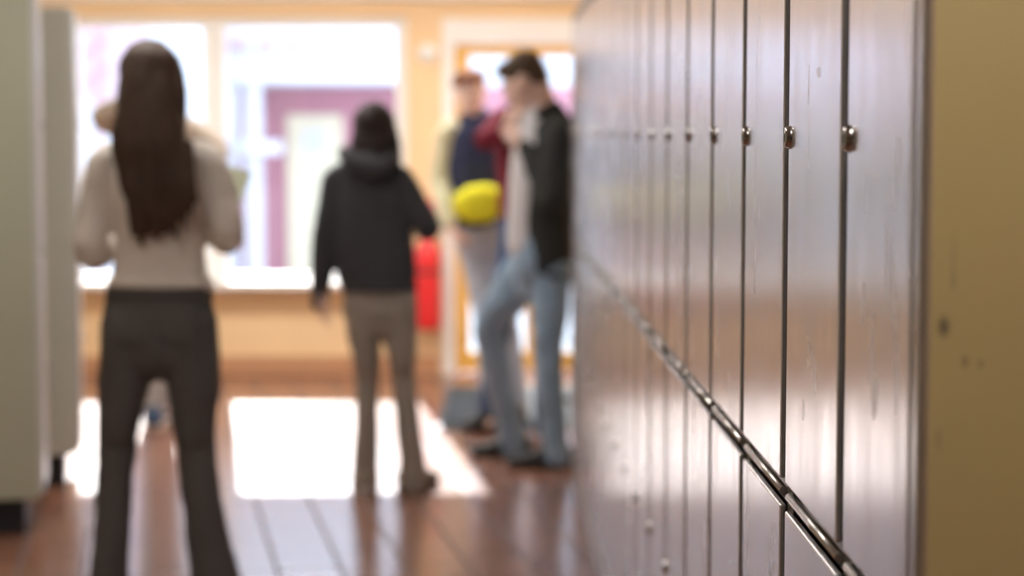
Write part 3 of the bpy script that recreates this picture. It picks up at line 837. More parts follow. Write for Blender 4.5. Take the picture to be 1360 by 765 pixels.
torso_loft(bm, f, [(p(212, 378), 0.148, 0.094), (p(212, 405), 0.158, 0.108), (p(212, 440), 0.172, 0.118), (p(212, 458), 0.170, 0.112)])
limb(bm, [hiL + V((0.005, 0, 0.03)), p(166, 500), p(158, 560), knL, p(151, 660), p(147, 730), p(145, 800), p(144, 822)],
     [(0.088, 0.105), (0.079, 0.092), (0.064, 0.075), (0.056, 0.062), (0.054, 0.060), (0.056, 0.066), (0.064, 0.082), (0.070, 0.092)], f.side, 3)
limb(bm, [hiR + V((-0.005, 0, 0.03)), p(257, 500), p(258, 560), knR, p(267, 660), p(279, 730), p(291, 800), p(294, 822)],
     [(0.088, 0.105), (0.080, 0.092), (0.066, 0.075), (0.058, 0.062), (0.059, 0.062), (0.066, 0.068), (0.078, 0.082), (0.083, 0.092)], f.side, 3)
jeans = fuse('flared_jeans', bm, 0.007, M_djean, r, 4, 0.005, 11, 5.5, 1.0)
ribbing('waistband', [(p(212, 377), 0.150, 0.103), (p(212, 393), 0.158, 0.111)], f.side, M_djean, jeans)
for px in (178, 246):
    q = p(px, 428)
    patch('back_pocket', jeans, (q.x - 0.052, q.x + 0.052, q.z - 0.06, q.z + 0.055), M_djean, jeans)
M_sh1 = plain('white_leather', (0.6, 0.58, 0.55), rough=0.4)
shoe(r, anL + V((0, -0.01, 0)), 0.12, M_sh1, M_sole_w, 0.25); shoe(r, anR + V((0, -0.01, 0)), -0.2, M_sh1, M_sole_w, 0.25)
bm = bmesh.new()                                           # hair: cap and long fall down the back
def hT(q): return hc + Rh @ V(q)
ell(bm, hT((0, -0.022, 0.038)), (0.088, 0.100, 0.092), Rh, 28)
ell(bm, hT((0.0, 0.03, 0.075)), (0.066, 0.055, 0.045), Rh, 24)
for sx in (-1, 1): limb(bm, [hT((0.055 * sx, 0.03, 0.07)), hT((0.080 * sx, 0.020, 0.0)), hT((0.082 * sx, 0.0, -0.10)), hT((0.090 * sx, -0.04, -0.19))], [0.026, 0.020, 0.022, 0.02], (0, 1, 0))
limb(bm, [p(200, 85, -0.04), p(198, 140, -0.075), p(198, 190, -0.11), p(203, 235, -0.125), p(206, 280, -0.125), p(208, 306, -0.12)],
     [(0.080, 0.060), (0.093, 0.060), (0.108, 0.050), (0.098, 0.036), (0.076, 0.026), (0.054, 0.014)], f.side, 5, 32)
for px0, px1, e_, w_ in ((170, 176, 312, 0.018), (187, 188, 322, 0.02), (205, 207, 316, 0.018), (224, 234, 316, 0.014), (236, 246, 306, 0.014), (246, 256, 294, 0.012), (252, 263, 270, 0.010)):
    limb(bm, [p(px0, 190, -0.125), p((px0 + px1) / 2, 250, -0.145), p(px1, e_, -0.13)], [w_, w_, w_ * 0.45], f.side, 5, 12)
hair = fuse('long_hair', bm, 0.0055, M_h1, r, 3, 0.004, 30, 1.0, 0.12)
# sheets of paper held in front
q = p(300, 262, 0.30)
M_paper = cloth('paper', (0.42, 0.42, 0.30), var=0.04, scale=20, rough=0.7, bump=0.02)
pr = empty('paper_folder', (f.X + q.x, f.Y + q.y, q.z), 0, 'open grey-green paper folder held by the long-haired person', 'folder')
bm = bmesh.new()
bm2 = bmesh.new()
def sheet(bm, w, h, t, M):
    n = 8; g = [[[bm.verts.new(M @ V((w * (i / n - 0.5), (j / n - 0.5) * h, 0.01 * math.sin(i / n * PI) + s_ * t))) for j in range(n + 1)] for i in range(n + 1)] for s_ in (0, 1)]
    for i in range(n):
        for j in range(n):
            bm.faces.new((g[0][i][j], g[0][i][j + 1], g[0][i + 1][j + 1], g[0][i + 1][j]))
            bm.faces.new((g[1][i][j], g[1][i + 1][j], g[1][i + 1][j + 1], g[1][i][j + 1]))
    for i in range(n):
        for a_, b2 in (((i, 0), (i + 1, 0)), ((i + 1, n), (i, n)), ((0, i + 1), (0, i)), ((n, i), (n, i + 1))):
            bm.faces.new((g[0][a_[0]][a_[1]], g[0][b2[0]][b2[1]], g[1][b2[0]][b2[1]], g[1][a_[0]][a_[1]]))
M1 = Matrix.Translation((-0.165, -0.03, -0.005)) @ Euler((math.radians(62), math.radians(-10), math.radians(8))).to_matrix().to_4x4()
M2 = Matrix.Translation((-0.045, -0.01, 0.01)) @ Euler((math.radians(66), math.radians(14), math.radians(-10))).to_matrix().to_4x4()
sheet(bm, 0.20, 0.20, 0.003, M2); obj('right_cover', bm, M_paper, pr, smooth=False)
sheet(bm2, 0.20, 0.20, 0.003, M1); obj('left_cover', bm2, M_paper, pr, smooth=False)

# ---------------------------------------------------------------- 2 person in a black hoodie
f = Fig(503, 8.1, 0.0, 'person in a black hooded sweatshirt and grey-brown flared trousers, walking away')
r = f.root; p = f.p
M_hood = cloth('black_sweatshirt', (0.055, 0.055, 0.06), var=0.25, scale=110, bump=0.3)
M_taupe = cloth('taupe_trousers', (0.30, 0.255, 0.215), var=0.15, scale=120, bump=0.2)
M_h2 = hair_mat('near_black_hair', (0.012, 0.009, 0.009), (0.05, 0.035, 0.03))
hc = p(498, 177, 0.03); Rh = Matrix.Rotation(-0.12, 3, 'Z') @ Matrix.Rotation(-0.12, 3, 'X')
shL, shR = p(447, 240), p(530, 240)
elL, elR = p(432, 310, -0.01), p(570, 305, -0.01)
wrL, wrR = p(425, 386, 0.03), p(550, 282, 0.20)
neck = p(497, 212); chest = p(492, 250); waist = p(497, 345); hip = p(504, 400)
hiL, hiR = p(482, 405), p(529, 405)
knL, knR = p(487, 508, 0.02), p(536, 502, 0.02)
anL, anR = p(484, 636), p(545, 624, 0.03)
bm = bmesh.new()
head(bm, hc, Rh, 0.97)
limb(bm, [hc + V((0, -0.02, -0.05)), neck, chest], [0.048, 0.05, 0.06], f.side)
torso_loft(bm, f, [(chest, 0.12, 0.085), (waist, 0.105, 0.08), (hip, 0.125, 0.09)])
for sh, el, wr in ((shL, elL, wrL), (shR, elR, wrR)):
    limb(bm, [sh, el, wr], [0.036, 0.03, 0.024], (0, 1, 0)); limb(bm, [chest, sh], [0.05, 0.04], (0, 0, 1))
hand(bm, wrL, (0.02, 0.10, -1), (1, 0.1, 0), 1, 0.35, 0.92)
hand(bm, wrR, (-0.55, 0.75, 0.25), (-0.6, -0.3, 0.5), 1, 0.5, 0.92)
for hi, kn, an in ((hiL, knL, anL), (hiR, knR, anR)):
    limb(bm, [hi, kn, an, an + V((0, 0, -0.03))], [0.052, 0.038, 0.030, 0.028], f.side)
    limb(bm, [an + V((0, 0, -0.035)), an + V((0, 0.1, -0.058))], [0.022, 0.018], f.side)
fuse('body', bm, 0.0048, SK, r, 3)
face_parts(r, hc, Rh, 0.97, M_h2)
bm = bmesh.new()
torso_loft(bm, f, [(p(496, 212), 0.085, 0.07), (p(491, 236), 0.150, 0.095), (p(491, 275), 0.158, 0.112), (p(495, 330), 0.165, 0.115), (p(501, 362), 0.160, 0.112), (p(503, 378), 0.148, 0.105)])
for sh, el, wr, k in ((shL, elL, wrL, -1), (shR, elR, wrR, 1)):
    o = V((k, 0, 0))
    limb(bm, [sh - o * 0.05 + V((0, 0, 0.01)), sh, (sh + el) / 2, el, (el + wr) / 2, wr + (wr - el).normalized() * (0.055 if k < 0 else 0.0)], [0.056, 0.062, 0.058, 0.052, 0.046, 0.034], (0, 1, 0))
hd = fuse('hooded_sweatshirt', bm, 0.007, M_hood, r, 5, 0.006, 9, 8.0, 0.7)
bm = bmesh.new()                                            # folded-down hood
limb(bm, [p(462, 205, 0.02), p(460, 206, -0.07), p(478, 218, -0.125), p(502, 224, -0.13), p(518, 214, -0.08), p(522, 205, 0.0)], [0.026, 0.036, 0.042, 0.042, 0.034, 0.024], (0, 0, 1), 4)
limb(bm, [p(480, 216, -0.1), p(496, 240, -0.12)], [(0.07, 0.03), (0.04, 0.012)], f.side)
fuse('hood', bm, 0.006, M_hood, hd, 4, 0.003, 14, 1.0, 1.0)
ribbing('hem_band', [(p(504, 375), 0.150, 0.112), (p(504, 386), 0.150, 0.110)], f.side, M_hood, hd)
bm = bmesh.new()
torso_loft(bm, f, [(p(504, 378), 0.138, 0.095), (p(505, 395), 0.148, 0.105), (p(505, 415), 0.150, 0.106), (p(505, 424), 0.14, 0.095)])
limb(bm, [hiL + V((0, 0, 0.02)), p(483, 440), p(487, 475), knL, p(487, 560), p(485, 610), p(485, 652)],
     [(0.078, 0.095), (0.070, 0.085), (0.056, 0.068), (0.048, 0.056), (0.048, 0.054), (0.052, 0.062), (0.057, 0.070)], f.side, 3)
limb(bm, [hiR + V((0, 0, 0.02)), p(531, 440), p(534, 475), knR, p(541, 560), p(547, 605), p(549, 642)],
     [(0.078, 0.095), (0.070, 0.085), (0.056, 0.068), (0.049, 0.056), (0.049, 0.054), (0.053, 0.062), (0.057, 0.070)], f.side, 3)
tr = fuse('flared_trousers', bm, 0.0065, M_taupe, r, 4, 0.004, 12, 2.0, 0.8)
ribbing('waistband', [(p(504, 380), 0.140, 0.10), (p(504, 392), 0.147, 0.107)], f.side, M_taupe, tr)
M_sh2 = cloth('beige_suede', (0.34, 0.29, 0.24), var=0.1, scale=60)
shoe(r, anL, 0.08, M_sh2, M_sole_w, 0.25); shoe(r, anR, -0.55, M_sh2, M_sole_b, 0.25)
bm = bmesh.new()
def hT(q): return hc + Rh @ V(q)
ell(bm, hT((0, -0.02, 0.035)), (0.086, 0.100, 0.090), Rh, 28)
ell(bm, hT((0.0, 0.03, 0.072)), (0.064, 0.055, 0.043), Rh, 24)
limb(bm, [hT((0, -0.04, 0.03)), hT((0, -0.07, -0.05)), hT((0.01, -0.075, -0.13))], [(0.082, 0.05), (0.080, 0.045), (0.055, 0.03)], f.side, 4, 24)
limb(bm, [hT((0.06, 0.01, 0.03)), hT((0.082, 0.0, -0.05)), hT((0.09, -0.01, -0.14)), hT((0.085, 0.0, -0.2))], [0.024, 0.024, 0.022, 0.012], (0, 1, 0))
limb(bm, [hT((-0.06, 0.01, 0.03)), hT((-0.08, 0.0, -0.05)), hT((-0.078, 0.01, -0.13))], [0.024, 0.022, 0.015], (0, 1, 0))
fuse('dark_hair', bm, 0.0055, M_h2, r, 3, 0.003, 30, 4.0, 0.15)

# ---------------------------------------------------------------- 3 man in black jacket and blue jeans (faces left, head bowed)
FA = math.radians(72)
f = Fig(722, 8.72, FA, 'person in a black jacket and faded blue jeans by the far lockers, head bowed')
r = f.root; p = f.p
M_bj = cloth('black_jacket_cloth', (0.035, 0.037, 0.036), var=0.25, scale=90)
M_jean = cloth('faded_blue_denim', (0.17, 0.265, 0.37), var=0.15, scale=140, bump=0.3, fade=(0.32, 0.42, 0.54))
M_tee = cloth('pale_grey_shirt', (0.60, 0.58, 0.60), var=0.05, scale=70)
M_h3 = hair_mat('brown_short_hair', (0.035, 0.022, 0.014), (0.13, 0.085, 0.055))
hc = p(697, 108, 0.0)
Rh = Matrix.Rotation(FA + 0.1, 3, 'Z') @ Matrix.Rotation(-0.62, 3, 'X')
neck = p(722, 142, 0.0); chest = p(728, 190, 0.0); waist = p(722, 290); hip = p(718, 340)
shN, shF = p(741, 182, -0.17), p(722, 180, 0.16)           # near shoulder (camera side), far shoulder
elN, elF = p(732, 268, -0.22), p(700, 262, 0.2)
wrN, wrF = p(700, 196, -0.10), p(694, 188, 0.08)
hiN, hiF = p(729, 358, -0.075), p(706, 352, 0.08)
knN, knF = p(728, 470, -0.09), p(650, 432, 0.13)
anN, anF = p(738, 592, -0.06), p(684, 580, 0.24)
bm = bmesh.new()
head(bm, hc, Rh, 1.03)
limb(bm, [hc + Rh @ V((0, -0.03, -0.05)), neck, chest], [0.056, 0.056, 0.065], f.side)
torso_loft(bm, f, [(chest, 0.14, 0.09), (waist, 0.12, 0.09), (hip, 0.13, 0.095)])
for sh, el, wr in ((shN, elN, wrN), (shF, elF, wrF)):
    limb(bm, [sh, el, wr], [0.042, 0.035, 0.026], (0, 1, 0)); limb(bm, [chest, sh], [0.055, 0.045], (0, 0, 1))
hand(bm, wrN, (-0.55, 0.25, 0.55), (-0.2, 0.9, -0.1), -1, 0.7, 1.0)
hand(bm, wrF, (-0.65, -0.20, 0.60), (-0.1, -0.9, 0.1), 1, 0.7, 1.0)
for hi, kn, an in ((hiN, knN, anN), (hiF, knF, anF)):
    limb(bm, [hi, kn, an, an + V((0, 0, -0.03))], [0.06, 0.042, 0.031, 0.029], f.side)
    limb(bm, [an + V((0, 0, -0.035)), an + V((-0.1, 0.02, -0.058))], [0.022, 0.018], f.side)
fuse('body', bm, 0.0048, SK, r, 3)
face_parts(r, hc, Rh, 1.03, M_h3)
bm = bmesh.new()                                            # shirt under the jacket
torso_loft(bm, f, [(p(716, 158), 0.085, 0.066), (p(716, 190), 0.135, 0.112), (p(712, 240), 0.135, 0.115), (p(709, 300), 0.13, 0.11), (p(709, 322), 0.135, 0.115)])
fuse('shirt', bm, 0.007, M_tee, r, 4, 0.004, 12, 3.0)
bm = bmesh.new()                                            # jacket, open at the front
torso_loft(bm, f, [(p(733, 150), 0.085, 0.060), (p(737, 178), 0.165, 0.088), (p(734, 230), 0.175, 0.105), (p(729, 300), 0.165, 0.115), (p(734, 345), 0.172, 0.108), (p(740, 358), 0.168, 0.085)])
for sh, el, wr in ((shN, elN, wrN), (shF, elF, wrF)):
    limb(bm, [sh + V((0.01, 0, 0.02)), sh, (sh + el) / 2, el, (el + wr) / 2, wr], [0.060, 0.066, 0.062, 0.058, 0.050, 0.040], (0, 1, 0))
jk = fuse('jacket', bm, 0.0075, M_bj, r, 5, 0.006, 9, 6.0, 0.7)
bm = bmesh.new()
limb(bm, [p(714, 152, -0.075), p(729, 146, -0.07), p(740, 146, 0.0), p(729, 146, 0.07), p(712, 152, 0.075)], [(0.025, 0.012)] * 5, (0, 0, 1), 4)
fuse('collar', bm, 0.006, M_bj, jk, 3)
bm = bmesh.new()                                            # jeans
torso_loft(bm, f, [(p(717, 305), 0.135, 0.100), (p(718, 335), 0.155, 0.118), (p(719, 360), 0.150, 0.125), (p(719, 375), 0.130, 0.115)])
limb(bm, [hiF + V((0.01, -0.02, 0.01)), p(680, 388, 0.10), knF, p(655, 470, 0.14), p(664, 520, 0.18), p(676, 560, 0.22), p(682, 592, 0.24)],
     [(0.100, 0.112), (0.088, 0.092), (0.070, 0.070), (0.062, 0.064), (0.058, 0.062), (0.057, 0.062), (0.060, 0.066)], f.side, 4)
limb(bm, [hiN + V((0, 0.01, 0.01)), p(731, 400, -0.08), p(729, 440, -0.09), knN, p(732, 530, -0.08), p(737, 575, -0.06), p(739, 605, -0.06)],
     [(0.098, 0.098), (0.084, 0.084), (0.074, 0.074), (0.066, 0.066), (0.060, 0.060), (0.060, 0.060), (0.064, 0.064)], f.side, 4)
jn = fuse('blue_jeans', bm, 0.007, M_jean, r, 4, 0.006, 11, 9.0, 1.0)
q = p(738, 352, -0.17)
M_sh3 = plain('black_leather', (0.018, 0.015, 0.014), rough=0.45)
shoe(r, anF, PI / 2 - 0.12, M_sh3, M_sole_b, 0.285, 0.0); shoe(r, anN, PI / 2 + 0.05, M_sh3, M_sole_b, 0.285)
bm = bmesh.new()
def hT(q): return hc + Rh @ (V(q) * 1.03)
ell(bm, hT((0, -0.020, 0.045)), (0.083, 0.098, 0.080), Rh, 28)
ell(bm, hT((0.0, 0.035, 0.090)), (0.062, 0.052, 0.032), Rh, 24)
ell(bm, hT((0.0, -0.055, -0.01)), (0.070, 0.052, 0.060), Rh, 24)
for i in range(46):
    a_ = random.uniform(-1, 1); b2 = random.uniform(-0.7, 0.55)
    q0 = V((0.062 * a_, -0.01 + 0.07 * b2, 0.100 - 0.03 * a_ * a_ - 0.02 * b2 * b2))
    limb(bm, [hT(q0), hT(q0 + V((0.012 * a_, 0.018, 0.012))), hT(q0 + V((0.02 * a_, 0.035, 0.008)))], [0.009, 0.008, 0.004], (1, 0, 0), 2, 8)
fuse('short_hair', bm, 0.005, M_h3, r, 2, 0.003, 40, 2.0, 0.6)
# phone in his hands
q = p(684, 172, 0.0)
M_phb = plain('phone_case', (0.7, 0.66, 0.6), rough=0.4)
M_phs = plain('phone_glass', (0.015, 0.015, 0.02), rough=0.1)
ph = empty('phone', (f.X + q.x, f.Y + q.y, q.z), 0, 'pale smartphone held up in the hands of the person in the black jacket', 'phone')
ph.rotation_euler = (0, math.radians(25), 0)
bm = bmesh.new(); box(bm, -0.006, 0.004, -0.037, 0.037, -0.075, 0.075, 0.003, 3); obj('case', bm, M_phb, ph)
bm = bmesh.new(); box(bm, 0.0035, 0.0055, -0.034, 0.034, -0.071, 0.071, 0.0008); obj('screen', bm, M_phs, ph)

# ---------------------------------------------------------------- 4 red-haired boy facing the camera
FB = PI - 0.10
f = Fig(634, 10.1, FB, 'red-haired person in a navy jacket with cream sleeves and pale jeans, facing the camera')
r = f.root; p = f.p
M_navy = cloth('navy_wool', (0.032, 0.038, 0.085), var=0.15, scale=80)
M_crm = cloth('cream_sleeve', (0.62, 0.60, 0.42), var=0.08, scale=60)
M_ljean = cloth('pale_grey_denim', (0.44, 0.49, 0.58), var=0.12, scale=120)
M_h4 = hair_mat('reddish_brown_hair', (0.10, 0.035, 0.015), (0.30, 0.12, 0.055))
hc = p(624, 124, 0.0)
Rh = Matrix.Rotation(PI + 0.35, 3, 'Z') @ Matrix.Rotation(-0.12, 3, 'X')
neck = p(630, 156); chest = p(634, 190); waist = p(638, 262); hip = p(643, 300)
shA, shB = p(597, 176), p(672, 176)                         # image-left / image-right shoulder
elA, elB = p(587, 240, 0.02), p(684, 236, 0.02)
wrA, wrB = p(596, 296, -0.12), p(668, 272, -0.17)
hiA, hiB = p(627, 310), p(662, 310)
knA, knB = p(645, 420, -0.05), p(672, 420, 0.0)
anA, anB = p(653, 540, 0.0), p(690, 535, 0.05)
bm = bmesh.new()
head(bm, hc, Rh, 1.0)
limb(bm, [hc + Rh @ V((0, -0.02, -0.05)), neck, chest], [0.052, 0.054, 0.065], f.side)
torso_loft(bm, f, [(chest, 0.14, 0.09), (waist, 0.12, 0.09), (hip, 0.13, 0.095)])
for sh, el, wr in ((shA, elA, wrA), (shB, elB, wrB)):
    limb(bm, [sh, el, wr], [0.040, 0.034, 0.026], (0, 1, 0)); limb(bm, [chest, sh], [0.055, 0.045], (0, 0, 1))
hand(bm, wrA, (0.35, -0.35, -0.5), (0.8, 0.3, 0.3), -1, 0.55, 1.0)
hand(bm, wrB, (-0.55, -0.35, -0.15), (-0.2, 0.5, 0.7), 1, 0.55, 1.0)
for hi, kn, an in ((hiA, knA, anA), (hiB, knB, anB)):
    limb(bm, [hi, kn, an, an + V((0, 0, -0.03))], [0.052, 0.038, 0.029, 0.027], f.side)
    limb(bm, [an + V((0, 0, -0.035)), an + V((0, -0.1, -0.058))], [0.022, 0.018], f.side)
fuse('body', bm, 0.005, SK, r, 3)
face_parts(r, hc, Rh, 1.0, M_h4)
bm = bmesh.new()
torso_loft(bm, f, [(p(631, 160), 0.085, 0.07), (p(634, 178), 0.155, 0.10), (p(635, 215), 0.162, 0.12), (p(637, 262), 0.155, 0.118), (p(640, 296), 0.152, 0.115)])
jk = fuse('jacket', bm, 0.008, M_navy, r, 4, 0.005, 10, 12.0)
for sh, el, wr in ((shA, elA, wrA), (shB, elB, wrB)):
    bm = bmesh.new()
    limb(bm, [sh + (chest - sh) * 0.2 + V((0, 0, 0.008)), sh, (sh + el) / 2, el, (el + wr) / 2, wr], [0.058, 0.064, 0.062, 0.060, 0.054, 0.042], (0, 1, 0))
    s_ = fuse('sleeve', bm, 0.0075, M_crm, jk, 4, 0.005, 12, 2.0)
    s_['label'] = 'cream sleeve'
bm = bmesh.new()
torso_loft(bm, f, [(p(642, 285), 0.140, 0.10), (p(644, 305), 0.152, 0.115), (p(645, 325), 0.145, 0.11)])
limb(bm, [hiA, p(636, 365), knA, p(649, 480), p(653, 560)], [(0.088, 0.095), (0.074, 0.08), (0.060, 0.063), (0.054, 0.058), (0.055, 0.062)], f.side)
limb(bm, [hiB, p(667, 365), knB, p(682, 480), p(690, 560)], [(0.088, 0.095), (0.074, 0.08), (0.060, 0.063), (0.054, 0.058), (0.055, 0.062)], f.side)
fuse('jeans', bm, 0.0075, M_ljean, r, 4, 0.005, 12, 3.0)
shoe(r, anA, PI + 0.5, M_sh3, M_sole_b, 0.27, lift=0.0105); shoe(r, anB, PI - 0.1, M_sh3, M_sole_b, 0.27, lift=0.0105)
bm = bmesh.new()
def hT(q): return hc + Rh @ V(q)
ell(bm, hT((0, -0.024, 0.045)), (0.083, 0.096, 0.080), Rh, 28)
ell(bm, hT((0.0, 0.04, 0.092)), (0.064, 0.058, 0.030), Rh, 24)
for i in range(40):
    a_ = random.uniform(-1, 1); b2 = random.uniform(-0.7, 0.55)
    q0 = V((0.062 * a_, -0.01 + 0.07 * b2, 0.100 - 0.03 * a_ * a_ - 0.02 * b2 * b2))
    limb(bm, [hT(q0), hT(q0 + V((0.014, 0.02, 0.020))), hT(q0 + V((0.03, 0.04, 0.012)))], [0.009, 0.008, 0.004], (1, 0, 0), 2, 8)
fuse('short_hair', bm, 0.005, M_h4, r, 2, 0.003, 40, 2.0, 0.6)
# yellow bag held at the waist
M_yel = cloth('bright_yellow_cloth', (0.85, 0.80, 0.04), var=0.06, scale=40, bump=0.1)
q = p(634, 270, -0.245)
yb = empty('yellow_bag', (f.X + q.x, f.Y + q.y, q.z), 0, 'bright yellow soft bag held at the waist of the red-haired person', 'bag')
bm = bmesh.new()
limb(bm, [(-0.085, 0, -0.005), (-0.04, 0, -0.005), (0.04, 0, 0.0), (0.10, 0, 0.0)], [(0.060, 0.035), (0.088, 0.05), (0.092, 0.052), (0.075, 0.04)], (0, 0, 1), 4, 28)
fuse('pouch', bm, 0.006, M_yel, yb, 3, 0.006, 12, 1.0, 1.0)

# ---------------------------------------------------------------- 5 person in maroon behind the man
f = Fig(703, 9.72, PI, 'person in a maroon jacket with one arm raised, mostly hidden behind the bowed person')
r = f.root; p = f.p
M_mar = cloth('maroon_wool', (0.16, 0.018, 0.035), var=0.2, scale=70)
M_bjean = cloth('mid_blue_denim', (0.055, 0.095, 0.19), var=0.2, scale=120)
M_h5 = hair_mat('chestnut_hair', (0.05, 0.022, 0.012), (0.17, 0.08, 0.04))
hc = p(703, 106, 0.0); Rh = Matrix.Rotation(PI, 3, 'Z') @ Matrix.Rotation(-0.1, 3, 'X')
neck = p(703, 138); chest = p(703, 178); waist = p(704, 255); hip = p(704, 300)
shA, shB = p(672, 158), p(738, 165)
elA, elB = p(643, 186, -0.16), p(747, 232, 0.0)
wrA, wrB = p(672, 172, -0.24), p(735, 285, -0.1)
hiA, hiB = p(688, 310), p(722, 310); knA, knB = p(668, 420, -0.08), p(722, 420)
anA, anB = p(650, 535, 0.25), p(724, 533)
anA = V((p(650, 535).x, 0.02, 0.10)); anB.z = 0.10
bm = bmesh.new()
head(bm, hc, Rh, 0.98)
limb(bm, [hc + Rh @ V((0, -0.02, -0.05)), neck, chest], [0.05, 0.052, 0.065], f.side)
torso_loft(bm, f, [(chest, 0.13, 0.09), (waist, 0.11, 0.085), (hip, 0.13, 0.095)])
for sh, el, wr in ((shA, elA, wrA), (shB, elB, wrB)):
    limb(bm, [sh, el, wr], [0.040, 0.034, 0.026], (0, 1, 0)); limb(bm, [chest, sh], [0.055, 0.045], (0, 0, 1))
hand(bm, wrA, (0.45, -0.25, 0.75), (0.4, 0.8, -0.1), -1, 0.5, 1.0)
hand(bm, wrB, (-0.1, -0.2, -0.9), (-1, 0.1, 0), -1, 0.4, 1.0)
for hi, kn, an in ((hiA, knA, anA), (hiB, knB, anB)):
    limb(bm, [hi, kn, an, an + V((0, 0, -0.03))], [0.052, 0.038, 0.029, 0.027], f.side)
    limb(bm, [an + V((0, 0, -0.035)), an + V((0, -0.1, -0.058))], [0.022, 0.018], f.side)
fuse('body', bm, 0.005, SK, r, 3)
face_parts(r, hc, Rh, 0.98, M_h5)
bm = bmesh.new()
torso_loft(bm, f, [(p(703, 142), 0.080, 0.07), (p(703, 160), 0.148, 0.10), (p(702, 200), 0.160, 0.12), (p(703, 255), 0.150, 0.115), (p(703, 285), 0.150, 0.115)])
for sh, el, wr in ((shA, elA, wrA), (shB, elB, wrB)):
    limb(bm, [sh + (chest - sh) * 0.3 + V((0, 0, 0.01)), sh, (sh + el) / 2, el, (el + wr) / 2, wr], [0.058, 0.064, 0.060, 0.056, 0.050, 0.040], (0, 1, 0))
jk = fuse('maroon_jacket', bm, 0.008, M_mar, r, 4, 0.005, 10, 1.0)
bm = bmesh.new()
torso_loft(bm, f, [(p(703, 275), 0.138, 0.10), (p(704, 300), 0.150, 0.115), (p(704, 322), 0.145, 0.11)])
limb(bm, [hiA, p(677, 365, -0.05), knA, p(656, 480, -0.03), anA + V((0, 0, -0.055))], [(0.088, 0.095), (0.074, 0.08), (0.060, 0.063), (0.054, 0.058), (0.055, 0.062)], f.side)
limb(bm, [hiB, p(722, 365), knB, p(723, 480), anB + V((0, 0, -0.055))], [(0.088, 0.095), (0.074, 0.08), (0.060, 0.063), (0.054, 0.058), (0.055, 0.062)], f.side)
fuse('blue_jeans', bm, 0.0075, M_bjean, r, 4, 0.005, 12, 3.0)
shoe(r, anA, PI - 0.7, M_sh3, M_sole_b, 0.26, lift=0.0105); shoe(r, anB, PI + 0.1, M_sh3, M_sole_b, 0.26, lift=0.0105)
bm = bmesh.new()
def hT(q): return hc + Rh @ V(q)
ell(bm, hT((0, -0.022, 0.042)), (0.084, 0.098, 0.082), Rh, 28); ell(bm, hT((0.0, 0.03, 0.085)), (0.064, 0.058, 0.034), Rh, 24)
for sx in (-1, 1): limb(bm, [hT((0.062 * sx, 0.01, 0.05)), hT((0.08 * sx, 0.01, -0.03)), hT((0.075 * sx, 0.03, -0.14)), hT((0.07 * sx, 0.07, -0.25))], [0.026, 0.024, 0.026, 0.014], (0, 1, 0))
fuse('chestnut_hair', bm, 0.0055, M_h5, r, 3, 0.003, 30, 5.0, 0.15)

# ---------------------------------------------------------------- 6 person behind the long-haired one
f = Fig(208, 10.0, PI, 'person in a tan jacket with elbows raised, mostly hidden behind the long-haired person')
r = f.root; p = f.p
M_tan = cloth('tan_jacket', (0.40, 0.33, 0.27), var=0.1, scale=60)
M_lt = cloth('light_trousers', (0.36, 0.34, 0.33), var=0.1, scale=90)
M_h6 = hair_mat('brown_hair', (0.05, 0.03, 0.02), (0.16, 0.10, 0.06))
hc = p(208, 122, 0.0); Rh = Matrix.Rotation(PI - 0.1, 3, 'Z') @ Matrix.Rotation(-0.1, 3, 'X')
neck = p(208, 152); chest = p(208, 190); waist = p(208, 262); hip = p(208, 310)
shA, shB = p(168, 172), p(248, 172)
elA, elB = p(134, 156, -0.12), p(290, 200, -0.05)
wrA, wrB = p(178, 132, -0.20), p(270, 262, -0.20)
hiA, hiB = p(192, 320), p(224, 320); knA, knB = p(198, 425), p(222, 428)
anA, anB = p(203, 540, -0.04), p(222, 528, 0.12)
bm = bmesh.new()
head(bm, hc, Rh, 1.0)
limb(bm, [hc + Rh @ V((0, -0.02, -0.05)), neck, chest], [0.05, 0.052, 0.065], f.side)
torso_loft(bm, f, [(chest, 0.13, 0.09), (waist, 0.11, 0.085), (hip, 0.13, 0.095)])
for sh, el, wr in ((shA, elA, wrA), (shB, elB, wrB)):
    limb(bm, [sh, el, wr], [0.040, 0.034, 0.026], (0, 1, 0)); limb(bm, [chest, sh], [0.055, 0.045], (0, 0, 1))
hand(bm, wrA, (0.6, 0.2, 0.6), (0.3, 0.9, -0.2), -1, 0.5, 0.97)
hand(bm, wrB, (-0.7, -0.3, 0.1), (-0.2, 0.6, 0.6), 1, 0.5, 0.97)
for hi, kn, an in ((hiA, knA, anA), (hiB, knB, anB)):
    limb(bm, [hi, kn, an, an + V((0, 0, -0.03))], [0.052, 0.038, 0.029, 0.027], f.side)
    limb(bm, [an + V((0, 0, -0.035)), an + V((0, -0.1, -0.058))], [0.022, 0.018], f.side)
fuse('body', bm, 0.005, SK, r, 3)
face_parts(r, hc, Rh, 1.0, M_h6)
bm = bmesh.new()
torso_loft(bm, f, [(p(208, 158), 0.080, 0.07), (p(208, 174), 0.155, 0.10), (p(208, 215), 0.165, 0.12), (p(208, 270), 0.155, 0.115), (p(208, 300), 0.155, 0.115)])
for sh, el, wr in ((shA, elA, wrA), (shB, elB, wrB)):
    limb(bm, [sh + (chest - sh) * 0.3 + V((0, 0, 0.01)), sh, (sh + el) / 2, el, (el + wr) / 2, wr], [0.062, 0.070, 0.066, 0.060, 0.052, 0.042], (0, 1, 0))
fuse('tan_jacket', bm, 0.008, M_tan, r, 4, 0.005, 10, 7.0)
bm = bmesh.new()
torso_loft(bm, f, [(p(208, 288), 0.140, 0.10), (p(208, 312), 0.150, 0.115), (p(208, 332), 0.142, 0.11)])
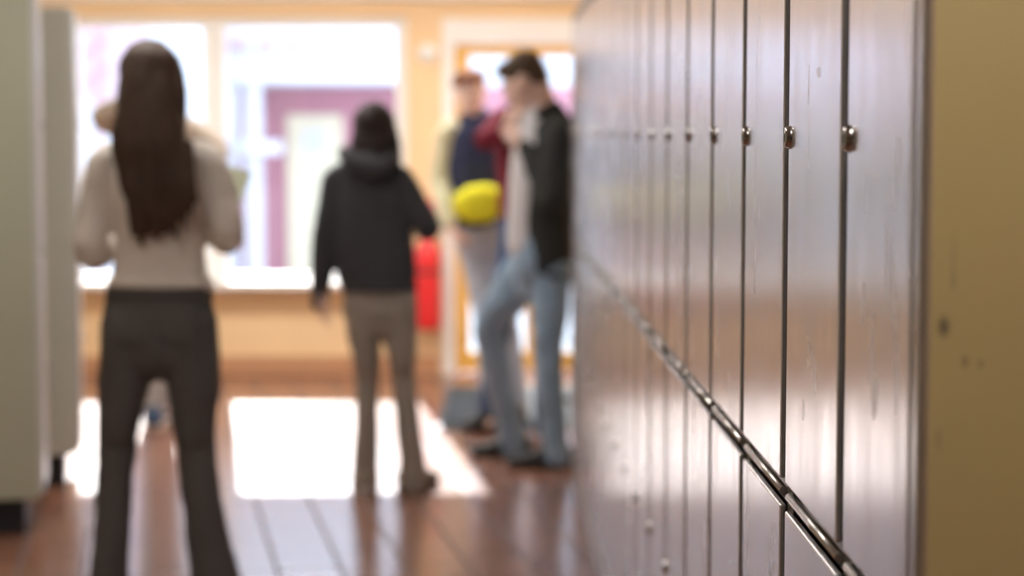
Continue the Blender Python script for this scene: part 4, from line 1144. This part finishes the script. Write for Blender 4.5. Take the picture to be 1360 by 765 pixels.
limb(bm, [hiA, p(195, 370), knA, p(201, 480), p(203, 556, -0.04)], [(0.086, 0.095), (0.072, 0.08), (0.056, 0.06), (0.050, 0.055), (0.050, 0.056)], f.side)
limb(bm, [hiB, p(222, 370), knB, p(222, 480, 0.06), p(222, 550, 0.12)], [(0.086, 0.095), (0.072, 0.08), (0.056, 0.06), (0.050, 0.055), (0.050, 0.056)], f.side)
fuse('light_trousers', bm, 0.0075, M_lt, r, 4, 0.005, 12, 3.0)
M_sh6 = cloth('dark_blue_canvas', (0.03, 0.05, 0.09), var=0.1, scale=80)
shoe(r, anA, PI + 0.2, M_sh6, M_sole_w, 0.26); shoe(r, anB, PI - 0.3, M_sh6, M_sole_w, 0.26)
bm = bmesh.new()
def hT(q): return hc + Rh @ V(q)
ell(bm, hT((0, -0.022, 0.042)), (0.084, 0.098, 0.082), Rh, 28); ell(bm, hT((0.0, 0.04, 0.088)), (0.064, 0.058, 0.032), Rh, 24)
ell(bm, hT((0, -0.06, -0.02)), (0.07, 0.05, 0.07), Rh, 24)
fuse('brown_hair', bm, 0.0055, M_h6, r, 3, 0.003, 30, 5.0, 0.3)

# ================================================================== LIGHT
su = bpy.data.lights.new('sun', 'SUN'); su.energy = 14.5; su.angle = math.radians(0.6); su.color = (1.0, 0.97, 0.92)
so = bpy.data.objects.new('sun', su); COL.objects.link(so)
el_, az = math.radians(26.4), math.radians(-8.5)          # sun stands beyond the window, slightly to the left
d = V((math.sin(-az) * math.cos(el_), -math.cos(az) * math.cos(el_), -math.sin(el_)))
so.rotation_euler = d.to_track_quat('-Z', 'Y').to_euler()
so.location = (-3, 30, 15)

w = bpy.data.worlds.new('sky'); SC.world = w; w.use_nodes = True
bg = w.node_tree.nodes['Background']
bg.inputs[0].default_value = (0.74, 0.86, 1.0, 1); bg.inputs[1].default_value = 4.8

SC.view_settings.view_transform = 'Standard'
SC.view_settings.look = 'None'
SC.view_settings.gamma = 1.0
SC.view_settings.use_curve_mapping = False
SC.view_settings.exposure = 0.0
SC.cycles.use_denoising = True
SC.cycles.max_bounces = 10
SC.cycles.diffuse_bounces = 5
SC.cycles.glossy_bounces = 5
SC.cycles.sample_clamp_indirect = 40.0
